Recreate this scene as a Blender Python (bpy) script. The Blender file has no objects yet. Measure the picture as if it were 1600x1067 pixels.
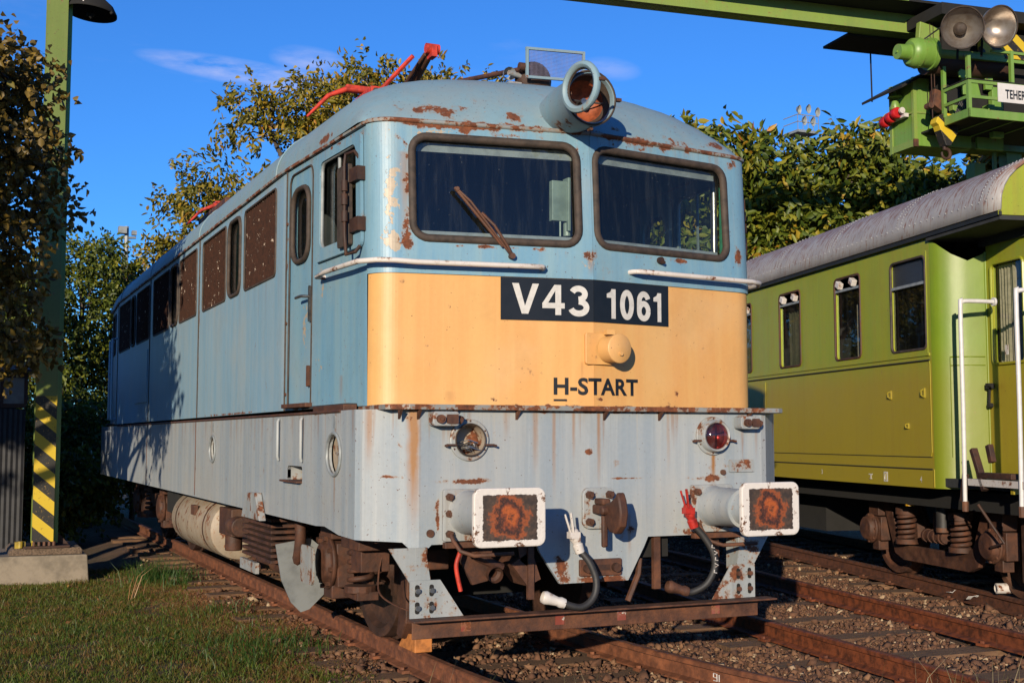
import bpy, math, random
import numpy as np
from mathutils import Vector, Matrix
from mathutils.geometry import delaunay_2d_cdt
R=math.radians; PI=math.pi
random.seed(7); rng=np.random.default_rng(7)
sc=bpy.context.scene
COL=sc.collection

# ---------------------------------------------------------------- camera
cd=bpy.data.cameras.new('camera'); cam=bpy.data.objects.new('camera',cd); COL.objects.link(cam)
cd.sensor_width=36; cd.lens=43.2; cd.clip_start=0.1; cd.clip_end=3000
cam.location=(-3.753,-6.952,1.501)
cam.rotation_euler=(R(90+4.467),0,R(-24.53))
sc.camera=cam
sc.render.resolution_x=1024; sc.render.resolution_y=682
# ---------------------------------------------------------------- world, sun
SUN_EL=12.0; SUN_AZ=37.3+180          # azimuth of the sun itself, from +Y towards +X
w=bpy.data.worlds.new('World'); sc.world=w; w.use_nodes=True
nt=w.node_tree; nt.nodes.clear()
def wn(t,**k):
    n=nt.nodes.new(t)
    for a,b in k.items(): setattr(n,a,b)
    return n
out=wn('ShaderNodeOutputWorld'); bg=wn('ShaderNodeBackground'); bg.inputs['Strength'].default_value=0.074
sky=wn('ShaderNodeTexSky',sky_type='NISHITA'); sky.sun_disc=False
sky.sun_elevation=R(SUN_EL); sky.sun_rotation=R(SUN_AZ); sky.air_density=1.0; sky.dust_density=0.0; sky.ozone_density=4.0
tint=wn('ShaderNodeMixRGB',blend_type='MULTIPLY'); tint.inputs[0].default_value=1.0; tint.inputs[2].default_value=(0.54,1.15,1.93,1)
nt.links.new(sky.outputs[0],tint.inputs[1])
tc=wn('ShaderNodeTexCoord'); mp=wn('ShaderNodeMapping'); mp.inputs['Scale'].default_value=(3.0,3.0,13.0); mp.inputs['Rotation'].default_value=(0,R(5),0)
nz=wn('ShaderNodeTexNoise'); nz.inputs['Scale'].default_value=1.6; nz.inputs['Detail'].default_value=7; nz.inputs['Roughness'].default_value=0.6
rp=wn('ShaderNodeValToRGB'); rp.color_ramp.elements[0].position=0.6; rp.color_ramp.elements[1].position=0.8
nt.links.new(tc.outputs['Generated'],mp.inputs[0]); nt.links.new(mp.outputs[0],nz.inputs['Vector']); nt.links.new(nz.outputs[0],rp.inputs[0])
# a few named wisps: direction, half-extents
def wisp(d,rx,rz,s):
    d=Vector(d).normalized(); right=Vector((d.y,-d.x,0)).normalized(); up=right.cross(d)
    a=wn('ShaderNodeVectorMath',operation='DOT_PRODUCT'); a.inputs[1].default_value=right/rx
    b=wn('ShaderNodeVectorMath',operation='DOT_PRODUCT'); b.inputs[1].default_value=(up+right*0.12)/rz
    c=wn('ShaderNodeVectorMath',operation='DOT_PRODUCT'); c.inputs[1].default_value=d
    for q in (a,b,c): nt.links.new(tc.outputs['Generated'],q.inputs[0])
    m1=wn('ShaderNodeMath',operation='MULTIPLY'); m2=wn('ShaderNodeMath',operation='MULTIPLY'); ad=wn('ShaderNodeMath',operation='ADD')
    nt.links.new(a.outputs['Value'],m1.inputs[0]); nt.links.new(a.outputs['Value'],m1.inputs[1])
    nt.links.new(b.outputs['Value'],m2.inputs[0]); nt.links.new(b.outputs['Value'],m2.inputs[1])
    nt.links.new(m1.outputs[0],ad.inputs[0]); nt.links.new(m2.outputs[0],ad.inputs[1])
    mr=wn('ShaderNodeMapRange'); mr.inputs['From Min'].default_value=1.0; mr.inputs['From Max'].default_value=0.0; mr.inputs['To Max'].default_value=s
    nt.links.new(ad.outputs[0],mr.inputs['Value'])
    g=wn('ShaderNodeMath',operation='GREATER_THAN'); g.inputs[1].default_value=0.0; nt.links.new(c.outputs['Value'],g.inputs[0])
    m=wn('ShaderNodeMath',operation='MULTIPLY'); nt.links.new(mr.outputs[0],m.inputs[0]); nt.links.new(g.outputs[0],m.inputs[1])
    return m.outputs[0]
WISPS=[((0.20,0.937,0.282),0.085,0.011,1.3),((0.25,0.924,0.293),0.035,0.013,.9),((0.467,0.836,0.291),0.026,0.010,.5),((0.60,0.77,0.19),0.02,0.01,0.5)]
acc=None
for ws in WISPS:
    o=wisp(*ws)
    if acc is None: acc=o
    else:
        ad=wn('ShaderNodeMath',operation='ADD'); nt.links.new(acc,ad.inputs[0]); nt.links.new(o,ad.inputs[1]); acc=ad.outputs[0]
nz2=wn('ShaderNodeTexNoise'); nz2.inputs['Scale'].default_value=5.0; nz2.inputs['Detail'].default_value=8; nz2.inputs['Roughness'].default_value=0.62
nt.links.new(mp.outputs[0],nz2.inputs['Vector'])
mm=wn('ShaderNodeMapRange'); mm.inputs['From Min'].default_value=0.34; mm.inputs['From Max'].default_value=0.60; nt.links.new(nz2.outputs[0],mm.inputs['Value'])
mu=wn('ShaderNodeMath',operation='MULTIPLY'); nt.links.new(acc,mu.inputs[0]); nt.links.new(mm.outputs[0],mu.inputs[1])
mu2=wn('ShaderNodeMath',operation='MULTIPLY'); nt.links.new(rp.outputs[0],mu2.inputs[0]); mu2.inputs[1].default_value=0.25
mx0=wn('ShaderNodeMath',operation='MAXIMUM'); nt.links.new(mu.outputs[0],mx0.inputs[0]); nt.links.new(mu2.outputs[0],mx0.inputs[1])
cl=wn('ShaderNodeMath',operation='MULTIPLY'); cl.use_clamp=True; cl.inputs[1].default_value=0.42; nt.links.new(mx0.outputs[0],cl.inputs[0])
mxc=wn('ShaderNodeMixRGB'); mxc.inputs[2].default_value=(7.6,7.4,9.6,1)
nt.links.new(cl.outputs[0],mxc.inputs[0]); nt.links.new(tint.outputs[0],mxc.inputs[1])
nt.links.new(mxc.outputs[0],bg.inputs[0]); nt.links.new(bg.outputs[0],out.inputs[0])
sd=bpy.data.lights.new('sun','SUN'); sd.energy=5.0; sd.angle=R(0.5); sd.color=(1.0,0.86,0.66)
sun=bpy.data.objects.new('sun',sd); COL.objects.link(sun)
ce,se=math.cos(R(SUN_EL)),math.sin(R(SUN_EL))
SUNDIR=Vector((-math.sin(R(SUN_AZ))*ce,-math.cos(R(SUN_AZ))*ce,-se))   # direction light travels
sun.rotation_euler=SUNDIR.to_track_quat('-Z','Y').to_euler(); sun.location=(-20,-25,15)
vs=sc.view_settings; vs.view_transform='Standard'; vs.look='None'; vs.exposure=0.42; vs.gamma=1; vs.use_curve_mapping=False
try:
    sc.cycles.max_bounces=6; sc.cycles.transparent_max_bounces=12; sc.cycles.diffuse_bounces=2; sc.cycles.glossy_bounces=3
except Exception: pass

# ================================================================= materials
K_ALB=.65
class NT:
    def __init__(s,name):
        s.m=bpy.data.materials.new(name); s.m.use_nodes=True; s.t=s.m.node_tree; s.t.nodes.clear()
        s.o=s.n('ShaderNodeOutputMaterial'); s.b=s.n('ShaderNodeBsdfPrincipled'); s.l(s.b.outputs[0],s.o.inputs[0])
        s.co=s.n('ShaderNodeTexCoord').outputs['Object']
    def n(s,t,**k):
        x=s.t.nodes.new(t)
        for a,b in k.items(): setattr(x,a,b)
        return x
    def l(s,a,b): s.t.links.new(a,b)
    def put(s,sock,v):
        if isinstance(v,bpy.types.NodeSocket): s.l(v,sock)
        elif v is not None:
            if isinstance(v,tuple) and len(v)==3 and sock.type=='RGBA': v=v+(1,)
            sock.default_value=v
    def math(s,op,a,b=None,c=None,clamp=False):
        x=s.n('ShaderNodeMath',operation=op); x.use_clamp=clamp
        s.put(x.inputs[0],a); s.put(x.inputs[1],b)
        if c is not None: s.put(x.inputs[2],c)
        return x.outputs[0]
    def map(s,sc_,loc=(0,0,0),vec=None,rot=(0,0,0)):
        x=s.n('ShaderNodeMapping'); s.l(vec or s.co,x.inputs[0]); x.inputs['Scale'].default_value=sc_; x.inputs['Location'].default_value=loc; x.inputs['Rotation'].default_value=rot
        return x.outputs[0]
    def noise(s,scale,detail=4,rough=.55,vec=None,dist=0,col=False):
        x=s.n('ShaderNodeTexNoise'); s.l(vec or s.co,x.inputs['Vector']); x.inputs['Scale'].default_value=scale; x.inputs['Detail'].default_value=detail; x.inputs['Roughness'].default_value=rough; x.inputs['Distortion'].default_value=dist
        return x.outputs[1 if col else 0]
    def step(s,v,a,b,to0=0.,to1=1.):
        x=s.n('ShaderNodeMapRange',interpolation_type='SMOOTHSTEP'); s.put(x.inputs['Value'],v)
        x.inputs['From Min'].default_value=a; x.inputs['From Max'].default_value=b; x.inputs['To Min'].default_value=to0; x.inputs['To Max'].default_value=to1
        return x.outputs[0]
    def mix(s,f,a,b,mode='MIX'):
        x=s.n('ShaderNodeMixRGB',blend_type=mode); s.put(x.inputs[0],f); s.put(x.inputs[1],a); s.put(x.inputs[2],b); return x.outputs[0]
    def ramp(s,f,stops,const=False):
        x=s.n('ShaderNodeValToRGB'); cr=x.color_ramp
        if const: cr.interpolation='CONSTANT'
        while len(cr.elements)<len(stops): cr.elements.new(0.5)
        for e,(p,c) in zip(cr.elements,stops): e.position=p; e.color=tuple(c)+(1,) if len(c)==3 else c
        s.put(x.inputs[0],f); return x.outputs[0]
    def sep(s,vec=None):
        x=s.n('ShaderNodeSeparateXYZ'); s.l(vec or s.co,x.inputs[0]); return x.outputs
    def ell(s,c,r,k):
        """soft ellipsoid mask, k at the centre falling to 0 at the radius"""
        v=s.n('ShaderNodeVectorMath',operation='SUBTRACT'); s.l(s.co,v.inputs[0]); v.inputs[1].default_value=c
        d=s.n('ShaderNodeVectorMath',operation='DIVIDE'); s.l(v.outputs[0],d.inputs[0]); d.inputs[1].default_value=r
        q=s.n('ShaderNodeVectorMath',operation='LENGTH'); s.l(d.outputs[0],q.inputs[0])
        return s.step(q.outputs['Value'],1.0,0.0,0.0,k)
    def bump(s,h,strength=.3,dist=.01,nrm=None):
        x=s.n('ShaderNodeBump'); x.inputs['Strength'].default_value=strength; x.inputs['Distance'].default_value=dist; s.put(x.inputs['Height'],h)
        if nrm: s.l(nrm,x.inputs['Normal'])
        s.l(x.outputs[0],s.b.inputs['Normal']); return x.outputs[0]
    def set(s,color=None,rough=None,metal=None,spec=None):
        if color is not None:
            if isinstance(color,bpy.types.NodeSocket): color=s.mix(1.0,color,(K_ALB,)*3,'MULTIPLY')
            else: color=tuple(q*K_ALB for q in color[:3])
            s.put(s.b.inputs['Base Color'],color)
        if rough is not None: s.put(s.b.inputs['Roughness'],rough)
        if metal is not None: s.put(s.b.inputs['Metallic'],metal)
        if spec is not None: s.b.inputs['Specular IOR Level'].default_value=spec
        return s.m
def add_all(t,l):
    a=None
    for q in l: a=q if a is None else t.math('ADD',a,q)
    return a

RUST=[(0.25,(0.045,0.016,0.008)),(0.5,(0.17,0.05,0.018)),(0.72,(0.33,0.10,0.03)),(0.9,(0.42,0.19,0.08))]
def paint(name,base,alt,dirty,rust=0.0,streak=.35,rough=.5,masks=(),chips=(),streaks=(),chipcol=(0.6,0.48,0.34),grain=1.0,sv=0.45,lowtone=None,spots=.0,drip=None):
    t=NT(name)
    long=t.map((9,9,.35)); n1=t.noise(sv*2,6,.6,long); n2=t.noise(1.1,5,.6); n3=t.noise(38*grain,4,.7); nb=t.noise(9.5,10,.70)
    c=t.mix(t.step(n1,.35,.65),base,alt)
    c=t.mix(t.math('MULTIPLY',t.step(n2,.45,.75),.55),c,dirty)
    st=t.noise(2.6,6,.7,t.map((11,11,.28),(3.1,1.7,0)))
    c=t.mix(t.math('MULTIPLY',t.step(st,.55,.78),streak),c,dirty)
    st2=t.noise(3.1,6,.72,t.map((16,16,.22),(7.7,2.1,0))); c=t.mix(t.math('MULTIPLY',t.step(st2,.52,.72),.32*min(1,streak*2)),c,tuple(x*.62 for x in base))
    st3=t.noise(3.7,5,.72,t.map((20,20,.3),(1.7,5.1,0))); c=t.mix(t.math('MULTIPLY',t.step(st3,.56,.74),.35*min(1,streak*2)),c,tuple(min(1,x*1.3+.03) for x in base))
    bl=t.noise(2.3,8,.7,t.map((1,1,.7),(4,4,4))); c=t.mix(t.math('MULTIPLY',t.step(bl,.5,.62),.22),c,tuple(x*.72 for x in base))
    c=t.mix(t.math('MULTIPLY',t.step(n3,.3,.8),.18),c,tuple(min(1,x*1.25) for x in base))
    if lowtone:  # colour shifts to a second tone lower down
        z0,z1,col,k=lowtone; z=t.sep()[2]
        c=t.mix(t.math('MULTIPLY',t.step(t.math('ADD',z,t.math('MULTIPLY',n1,.12)),z1,z0),k),c,col)
    # run-off stains below particular things: (x or y centre, half width, ztop, zbottom, strength, axis)
    xyz=t.sep()
    if drip:
        zt,ln,k=drip; dn=t.noise(1.0,5,.75,t.map((7.5,7.5,.12),(2.2,9.1,0))); dv=t.math('ADD',dn,t.step(xyz[2],zt-ln,zt,-.16,.05))
        dm=t.math('MULTIPLY',t.step(dv,.56,.66),k); dm=t.math('MULTIPLY',dm,t.step(t.noise(14,4,.7,t.map((1,1,.3))),.3,.6,.4,1.0))
        c=t.mix(dm,c,(0.30,0.135,0.045))
    for (axis,cx,hw,zt,zb,k) in streaks:
        a=t.math('ABSOLUTE',t.math('SUBTRACT',t.math('ADD',xyz[axis],t.math('MULTIPLY',t.math('SUBTRACT',nb,.5),hw*.8)),cx))
        m=t.math('MULTIPLY',t.step(a,hw,0,0,k),t.math('MULTIPLY',t.step(xyz[2],zb,zb+(zt-zb)*.75),t.step(xyz[2],zt+.02,zt)))
        m=t.math('MULTIPLY',m,t.step(st,.25,.6,.5,1.))
        c=t.mix(t.math('MINIMUM',m,1.0),c,(0.36,0.17,0.055))
    cf=None
    if chips:
        mk=add_all(t,[t.ell(*q) for q in chips])
        cn=t.noise(17,7,.65); cf=t.step(t.math('ADD',cn,mk),.775,.79)
        c=t.mix(cf,c,t.mix(t.noise(30,3),chipcol,tuple(x*.62 for x in chipcol)))
    mk=add_all(t,[t.ell(q[0],q[1],q[2]*1.75) for q in masks]) if masks else None
    v=t.math('ADD',t.math('MULTIPLY',t.math('SUBTRACT',nb,.48),1.7),.5+rust*.30-.15)
    if mk: v=t.math('ADD',v,mk)
    halo=t.step(v,.57,.69); rf=t.step(v,.685,.70)
    c=t.mix(t.math('MULTIPLY',halo,.6),c,(0.34,0.19,0.09))
    rc=t.ramp(t.noise(24,5,.7),RUST)
    c=t.mix(rf,c,rc)
    if spots>0:
        sp=t.step(t.noise(55,2,.5,t.map((1,1,1),(5,3,1))),.74-.05*spots,.76-.05*spots)
        c=t.mix(t.math('MULTIPLY',sp,.8),c,(0.12,0.04,0.018))
    rr=t.mix(rf,(rough,)*3,(.9,.9,.9))
    h=t.math('ADD',t.math('MULTIPLY',n3,.35),t.math('MULTIPLY',rf,-1.2))
    if cf: h=t.math('SUBTRACT',h,cf)
    h=t.math('ADD',h,t.math('MULTIPLY',t.noise(1.7,3,.5),5.0))
    t.bump(h,.28,.006)
    return t.set(c,rr)
def rusty(name,dark=1.0,tone=(1,1,1),dust=0.25,scale=1.0):
    t=NT(name)
    k=lambda c:tuple(min(1,x*dark*y) for x,y in zip(c,tone))
    n=t.noise(9*scale,8,.7)
    c=t.ramp(n,[(.25,k((.035,.018,.012))),(.48,k((.10,.045,.024))),(.66,k((.19,.08,.036))),(.85,k((.27,.125,.06)))])
    c=t.mix(t.math('MULTIPLY',t.step(t.noise(2.2*scale,5,.6),.5,.72),dust),c,k((.26,.17,.11)))
    t.bump(t.noise(45*scale,5,.7),.5,.006)
    return t.set(c,t.step(n,.3,.8,.62,.9))
def flat(name,col,rough=.6,var=.25,scale=8,bump=.2,metal=0,col2=None):
    t=NT(name); n=t.noise(scale,6,.65)
    c2=col2 or tuple(x*(1-var*1.6) for x in col); c=t.mix(t.step(n,.38,.68),col,c2)
    if bump: t.bump(t.noise(scale*5,4,.7),bump,.005)
    return t.set(c,rough,metal)
M={}
M['blue']=paint('weathered_blue_paint',(0.245,0.415,0.50),(0.175,0.365,0.51),(0.38,0.42,0.41),rust=-.05,streak=.6,rough=.45,spots=.6,drip=(3.5,.35,.30),
  masks=[((-1.17,.3,3.05),(.06,.2,.55),.22),((-1.2,.3,2.72),(.12,.2,.10),.2),((-.95,.25,3.49),(.55,.3,.055),.24),((-.6,.2,3.50),(1.3,.3,.028),.2),((.7,.2,3.5),(.8,.3,.035),.2),((-.03,.15,3.1),(.035,.1,.5),.17),((.03,.1,2.68),(.08,.1,.10),.25),((1.33,.3,2.75),(.07,.15,.22),.25),((-1.46,1.77,1.72),(.1,.5,.045),.26),((-1.40,1.0,3.47),(.1,.9,.035),.22),((-.6,.2,2.715),(.65,.2,.03),.19),((.65,.2,2.715),(.65,.2,.03),.17),((-.5,.2,3.46),(.6,.2,.03),.16),((.6,.2,3.46),(.6,.2,.03),.16),((1.30,.3,3.44),(.1,.2,.07),.2),((-1.47,2.1,2.6),(.05,.03,.9),.15)],
  chips=[((-1.26,.32,3.05),(.11,.25,.50),.36),((-1.25,.34,2.72),(.22,.3,.13),.34),((-1.0,.3,3.45),(.4,.2,.06),.30),((-1.47,1.68,2.3),(.1,.18,.38),.29),((-1.44,1.3,2.55),(.1,.14,.35),.24),((.03,.1,2.68),(.12,.1,.12),.30),((1.3,.3,3.42),(.1,.1,.06),.3),((1.33,.3,2.8),(.08,.2,.2),.26),((-1.45,1.35,2.0),(.1,.2,.3),.2)],
  streaks=[(0,-1.19,.06,3.3,2.6,.55),(1,.9,.05,1.9,1.70,.4),(0,.03,.03,2.7,2.53,.6)])
M['blue_side']=paint('weathered_side_blue',(0.32,0.46,0.55),(0.24,0.42,0.56),(0.44,0.46,0.43),rust=-.08,streak=.6,rough=.42,spots=.2,drip=(2.75,.8,.18),masks=[((-1.5,5.64,2.7),(.05,.03,1.2),.22),((-1.5,2.1,2.9),(.05,.025,.9),.16),((-1.5,4,1.71),(.1,2.5,.02),.2)],chips=[((-1.5,5.6,2.6),(.05,.06,.5),.24)])
M['roof']=paint('weathered_roof_blue',(0.235,0.38,0.45),(0.27,0.37,0.41),(0.31,0.32,0.31),rust=.0,streak=.35,rough=.55,spots=.8,
  masks=[((-.95,.40,3.62),(.36,.4,.085),.25),((-.42,.33,3.62),(.17,.35,.07),.24),((.02,.33,3.63),(.13,.35,.07),.24),((.28,.33,3.60),(.12,.35,.05),.22),((.85,.42,3.58),(.5,.35,.05),.17),((0,.25,3.53),(1.7,.4,.055),.22),((-1.3,.4,3.80),(.06,.4,.20),.2),((-1.45,1.2,3.56),(.15,.35,.06),.24),((.05,.5,3.97),(.5,.3,.05),.13),((1.25,.4,3.62),(.12,.3,.08),.22),((0,.9,4.0),(1.2,.12,.04),.12)],
  chips=[((-.9,.4,3.62),(.5,.4,.10),.20),((.0,.33,3.62),(.3,.35,.08),.22)],chipcol=(.40,.36,.31))
M['skirt']=paint('weathered_grey_paint',(0.43,0.455,0.46),(0.32,0.375,0.42),(0.47,0.44,0.38),rust=-.06,streak=.6,rough=.5,spots=.8,drip=(1.67,.55,.55),
  masks=[((-.87,0,1.235),(.36,.1,.035),.25),((.87,0,1.23),(.33,.1,.04),.27),((-1.07,0,1.03),(.025,.1,.2),.2),((.70,0,1.03),(.025,.1,.2),.2),((-.05,0,1.41),(.06,.05,.045),.27),((-.25,0,.68),(.10,.1,.16),.27),((.03,0,.60),(.5,.1,.06),.26),((-.87,0,.88),(.35,.1,.045),.26),((.85,0,.88),(.35,.1,.05),.27),((-1.33,.1,1.265),(.14,.15,.022),.24),((1.05,0,1.31),(.16,.05,.035),.22),((.2,0,1.24),(.3,.1,.015),.2),((0,0,1.665),(1.5,.1,.02),.2),((1.25,0,1.12),(.04,.05,.05),.22),((-1.5,1.1,1.67),(.1,.9,.03),.22),((-1.5,5.64,1.3),(.1,.03,.5),.2),((.2,0,.9),(.2,.1,.12),.12)],
  streaks=[(0,-1.222,.05,1.67,.84,1.25),(0,-1.44,.03,1.66,1.25,.7),(0,.90,.026,1.38,1.15,1.1),(0,-.42,.03,1.68,1.2,.7),(0,-.29,.02,1.68,1.05,.7),(0,-.15,.018,1.68,1.3,.8),(0,.03,.02,1.68,1.1,.8),(0,.55,.02,1.66,1.2,.5),(0,-.62,.03,1.68,1.45,.5),(0,1.25,.02,1.6,1.3,.4),(1,.73,.025,1.28,.92,.8),(1,2.9,.012,1.64,1.5,.7),(1,4.8,.015,1.68,.92,.45),(1,.95,.012,1.66,1.3,.4),(1,4.74,.015,1.28,1.10,.7),(0,.25,.02,1.0,.7,.6),(1,2.4,.02,1.67,1.1,.3),(1,1.3,.02,1.67,1.2,.4)],
  chips=[((-.05,0,1.41),(.1,.1,.1),.2)],chipcol=(.55,.56,.52))
M['yellow']=paint('faded_yellow_paint',(0.82,0.455,0.15),(0.80,0.40,0.125),(0.80,0.52,0.25),rust=-.12,streak=.16,rough=.5,spots=.1,
  masks=[((-.62,.2,1.74),(.09,.12,.035),.22),((-.05,.1,1.74),(.16,.1,.035),.13),((.10,.1,1.75),(.08,.1,.03),.2),((0,.2,1.705),(1.5,.3,.02),.18),((-1.2,.3,2.48),(.07,.1,.06),.17),((.75,.2,1.80),(.05,.08,.07),.22),((-.26,.1,1.84),(.02,.05,.02),.22),((.03,.1,2.52),(.05,.1,.04),.25)],
  streaks=[(0,-.03,.015,1.98,1.86,.35),(0,-.9,.05,1.78,1.70,.3)])
M['rust']=rusty('rusty_steel',.85,(1.1,.9,.8))
M['ledge']=paint('rusted_grey_edge',(.30,.32,.32),(.26,.28,.28),(.25,.17,.11),rust=1.05,streak=.2,rough=.6); M['rust_dark']=rusty('dark_brake_dust_rust',.42,(1.1,.9,.8)); M['rust_rail']=rusty('rail_rust_orange',1.35,(1.25,.95,.75),.1)
M['gear']=rusty('dusty_brown_running_gear',.60,(1.12,.85,.70),.35)
M['black']=flat('black_paint_and_shade',(.010,.009,.008),.9)  # near black; under the vehicles and crane deck the shade is in the colour
M['interior']=flat('dark_cab_interior',(.035,.038,.04),.9)
M['rubber']=flat('aged_brown_rubber',(.075,.05,.035),.75,.35,14)
M['hose']=flat('black_rubber_hose',(.03,.028,.028),.6)
M['white']=paint('chipped_white_paint',(.74,.70,.66),(.70,.64,.60),(.55,.45,.38),rust=.45,streak=.2,rough=.5,spots=.5)
M['handrail']=paint('white_handrail_paint',(.78,.72,.66),(.74,.67,.62),(.6,.5,.42),rust=.50,streak=.1,rough=.5,grain=1)
M['greymetal']=flat('grey_painted_metal',(.33,.36,.37),.5,.2,9)
M['palemetal']=paint('pale_grey_plate',(.40,.42,.42),(.32,.35,.36),(.3,.23,.17),rust=.62,streak=.5,spots=.8)
M['chrome']=flat('worn_steel',(.5,.48,.45),.35,.3,20,.1,.9)
M['red']=flat('red_paint',(.55,.03,.02),.45,.35,20)
M['orangered']=flat('faded_red_paint',(.75,.055,.022),.6,.35,12)
M['redlamp']=flat('red_lamp_glass',(.60,.012,.015),.45,.2,5,0)
M['blacksign']=flat('black_sign_paint',(.012,.012,.012),.35,.2,10,.05)
M['letter']=flat('white_lettering',(.74,.71,.66),.5,.10,22,.1)
M['ink']=flat('black_lettering',(.01,.012,.014),.5,.1,10,0)
M['greenbox']=flat('grey_green_device_paint',(.30,.38,.32),.4,.2,6)
M['tank']=paint('beige_air_tank',(.46,.38,.28),(.36,.29,.21),(.25,.17,.11),rust=.55,streak=.5,rough=.55,spots=1)
M['wood']=flat('orange_wood_wedge',(.62,.22,.05),.7,.3,14)

def mk_glass(name,tint_,dirt=.12,rough=.02,gl=1.0,ior=1.5):
    t=NT(name); T=t.n('ShaderNodeBsdfTransparent'); T.inputs[0].default_value=tint_+(1,)
    G=t.n('ShaderNodeBsdfGlossy'); G.inputs['Roughness'].default_value=rough; G.inputs[0].default_value=(gl,gl,gl,1)
    D=t.n('ShaderNodeBsdfDiffuse'); D.inputs[0].default_value=(.28,.30,.28,1)
    ge=t.n('ShaderNodeNewGeometry'); dt=t.n('ShaderNodeVectorMath',operation='DOT_PRODUCT'); t.l(ge.outputs['Normal'],dt.inputs[0]); t.l(ge.outputs['Incoming'],dt.inputs[1])
    fr=t.n('ShaderNodeMath',operation='MULTIPLY_ADD'); t.l(t.math('POWER',t.math('SUBTRACT',1.0,t.math('ABSOLUTE',dt.outputs['Value'])),5.0),fr.inputs[0]); fr.inputs[1].default_value=.9; fr.inputs[2].default_value=.045
    a=t.n('ShaderNodeMixShader'); t.l(fr.outputs[0],a.inputs[0]); t.l(T.outputs[0],a.inputs[1]); t.l(G.outputs[0],a.inputs[2])
    b=t.n('ShaderNodeMixShader')
    st=t.noise(2.6,6,.7,t.map((9,9,.5))); sp=t.noise(70,3,.6)
    f=t.math('ADD',t.step(st,.45,.85,.01,dirt),t.step(sp,.70,.74,0,.25))
    t.l(f,b.inputs[0]); t.l(a.outputs[0],b.inputs[1]); t.l(D.outputs[0],b.inputs[2]); t.l(b.outputs[0],t.o.inputs[0])
    return t.m
M['glass']=mk_glass('windscreen_glass',(.80,.86,.84),.07)
M['glass_dark']=mk_glass('sooty_side_glass',(.30,.33,.33),.08)
M['lens']=mk_glass('lamp_lens_glass',(.75,.30,.30),.12,.05)
def m_louver():
    t=NT('brown_louver_mesh'); n=t.noise(30,5,.7)
    c=t.mix(t.step(n,.35,.7),(.050,.017,.008),(.024,.009,.005))
    sp=t.step(t.noise(26,5,.78,t.map((1,1,.5))),.62,.66)
    c=t.mix(sp,c,(.62,.50,.40)); t.bump(t.noise(60,3),.4,.004)
    return t.set(c,.75,spec=.2)
M['louver']=m_louver()
def m_buffer():
    t=NT('buffer_face_paint'); x,y,z=t.sep()
    n=t.noise(30,6,.7); e=t.math('MULTIPLY',t.math('SUBTRACT',n,.5),.22)
    ax=t.math('ADD',t.math('DIVIDE',t.math('ABSOLUTE',x),.165),e); az=t.math('ADD',t.math('DIVIDE',t.math('ABSOLUTE',z),.125),e)
    inner=t.step(t.math('MAXIMUM',ax,az),1.03,1.0)
    r=t.math('SQRT',t.math('ADD',t.math('MULTIPLY',x,x),t.math('MULTIPLY',z,z)))
    rr=t.math('ADD',t.math('DIVIDE',r,.13),t.math('MULTIPLY',t.math('SUBTRACT',t.noise(9,7,.75),.5),1.9))
    disc=t.ramp(rr,[(.0,(.05,.02,.012)),(.22,(.50,.11,.018)),(.45,(.20,.045,.014)),(.62,(.020,.012,.010)),(.85,(.36,.085,.02)),(1.0,(.10,.05,.03))])
    blk=t.mix(t.step(n,.4,.7),(.045,.030,.022),(.11,.065,.04))
    c=t.mix(t.step(rr,1.12,.95),blk,disc)
    wh=t.mix(t.step(t.noise(11,8,.78),.56,.60),(.80,.74,.68),(.17,.08,.04))
    c=t.mix(inner,wh,c); t.bump(t.noise(40,5),.5,.006)
    return t.set(c,.62)
M['buffer']=m_buffer()
M['ybase']=None
# ---- green coach / crane paints
M['olive']=paint('olive_coach_paint',(0.38,0.40,0.026),(0.32,0.40,0.028),(0.37,0.32,0.03),rust=-.10,streak=.7,rough=.36,spots=.4,drip=(1.4,.3,.15),lowtone=(2.05,2.5,(0.42,0.31,0.028),.85))
M['lime']=paint('lime_vestibule_paint',(0.19,0.29,0.012),(0.17,0.27,0.012),(0.19,0.21,0.02),rust=-.16,streak=.25,rough=.45,lowtone=(1.9,2.6,(0.235,0.235,0.016),.6))  # greener variant of the coach colour for the recessed wall
def m_coachroof():
    t=NT('rust_streaked_grey_roof'); x,y,z=t.sep(); n=t.noise(4,6,.65)
    c=t.mix(t.step(n,.35,.7),(.50,.475,.45),(.40,.38,.37))
    st=t.noise(5,7,.75,t.map((1.2,7,1.2))); hi=t.step(z,3.50,3.95,.0,.10)
    c=t.mix(t.math('MULTIPLY',t.step(t.math('ADD',st,hi),.55,.63),.9),c,t.mix(t.noise(30,4),(.30,.12,.055),(.22,.10,.06)))
    t.bump(t.noise(20,4),.2,.004); return t.set(c,.55)
M['coachroof']=m_coachroof()
M['crane']=paint('green_crane_paint',(0.17,0.33,0.045),(0.22,0.38,0.07),(0.22,0.28,0.08),rust=.10,streak=.3,rough=.42,spots=.8)
M['crane_pale']=paint('pale_green_beam_paint',(0.26,0.36,0.07),(0.24,0.36,0.07),(0.22,0.26,0.10),rust=.15,streak=.3,rough=.45,spots=1.0)
M['post']=paint('olive_green_post_paint',(0.17,0.235,0.035),(0.19,0.25,0.04),(0.15,0.17,0.03),rust=.12,streak=.4,rough=.45,spots=1.0)
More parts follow.
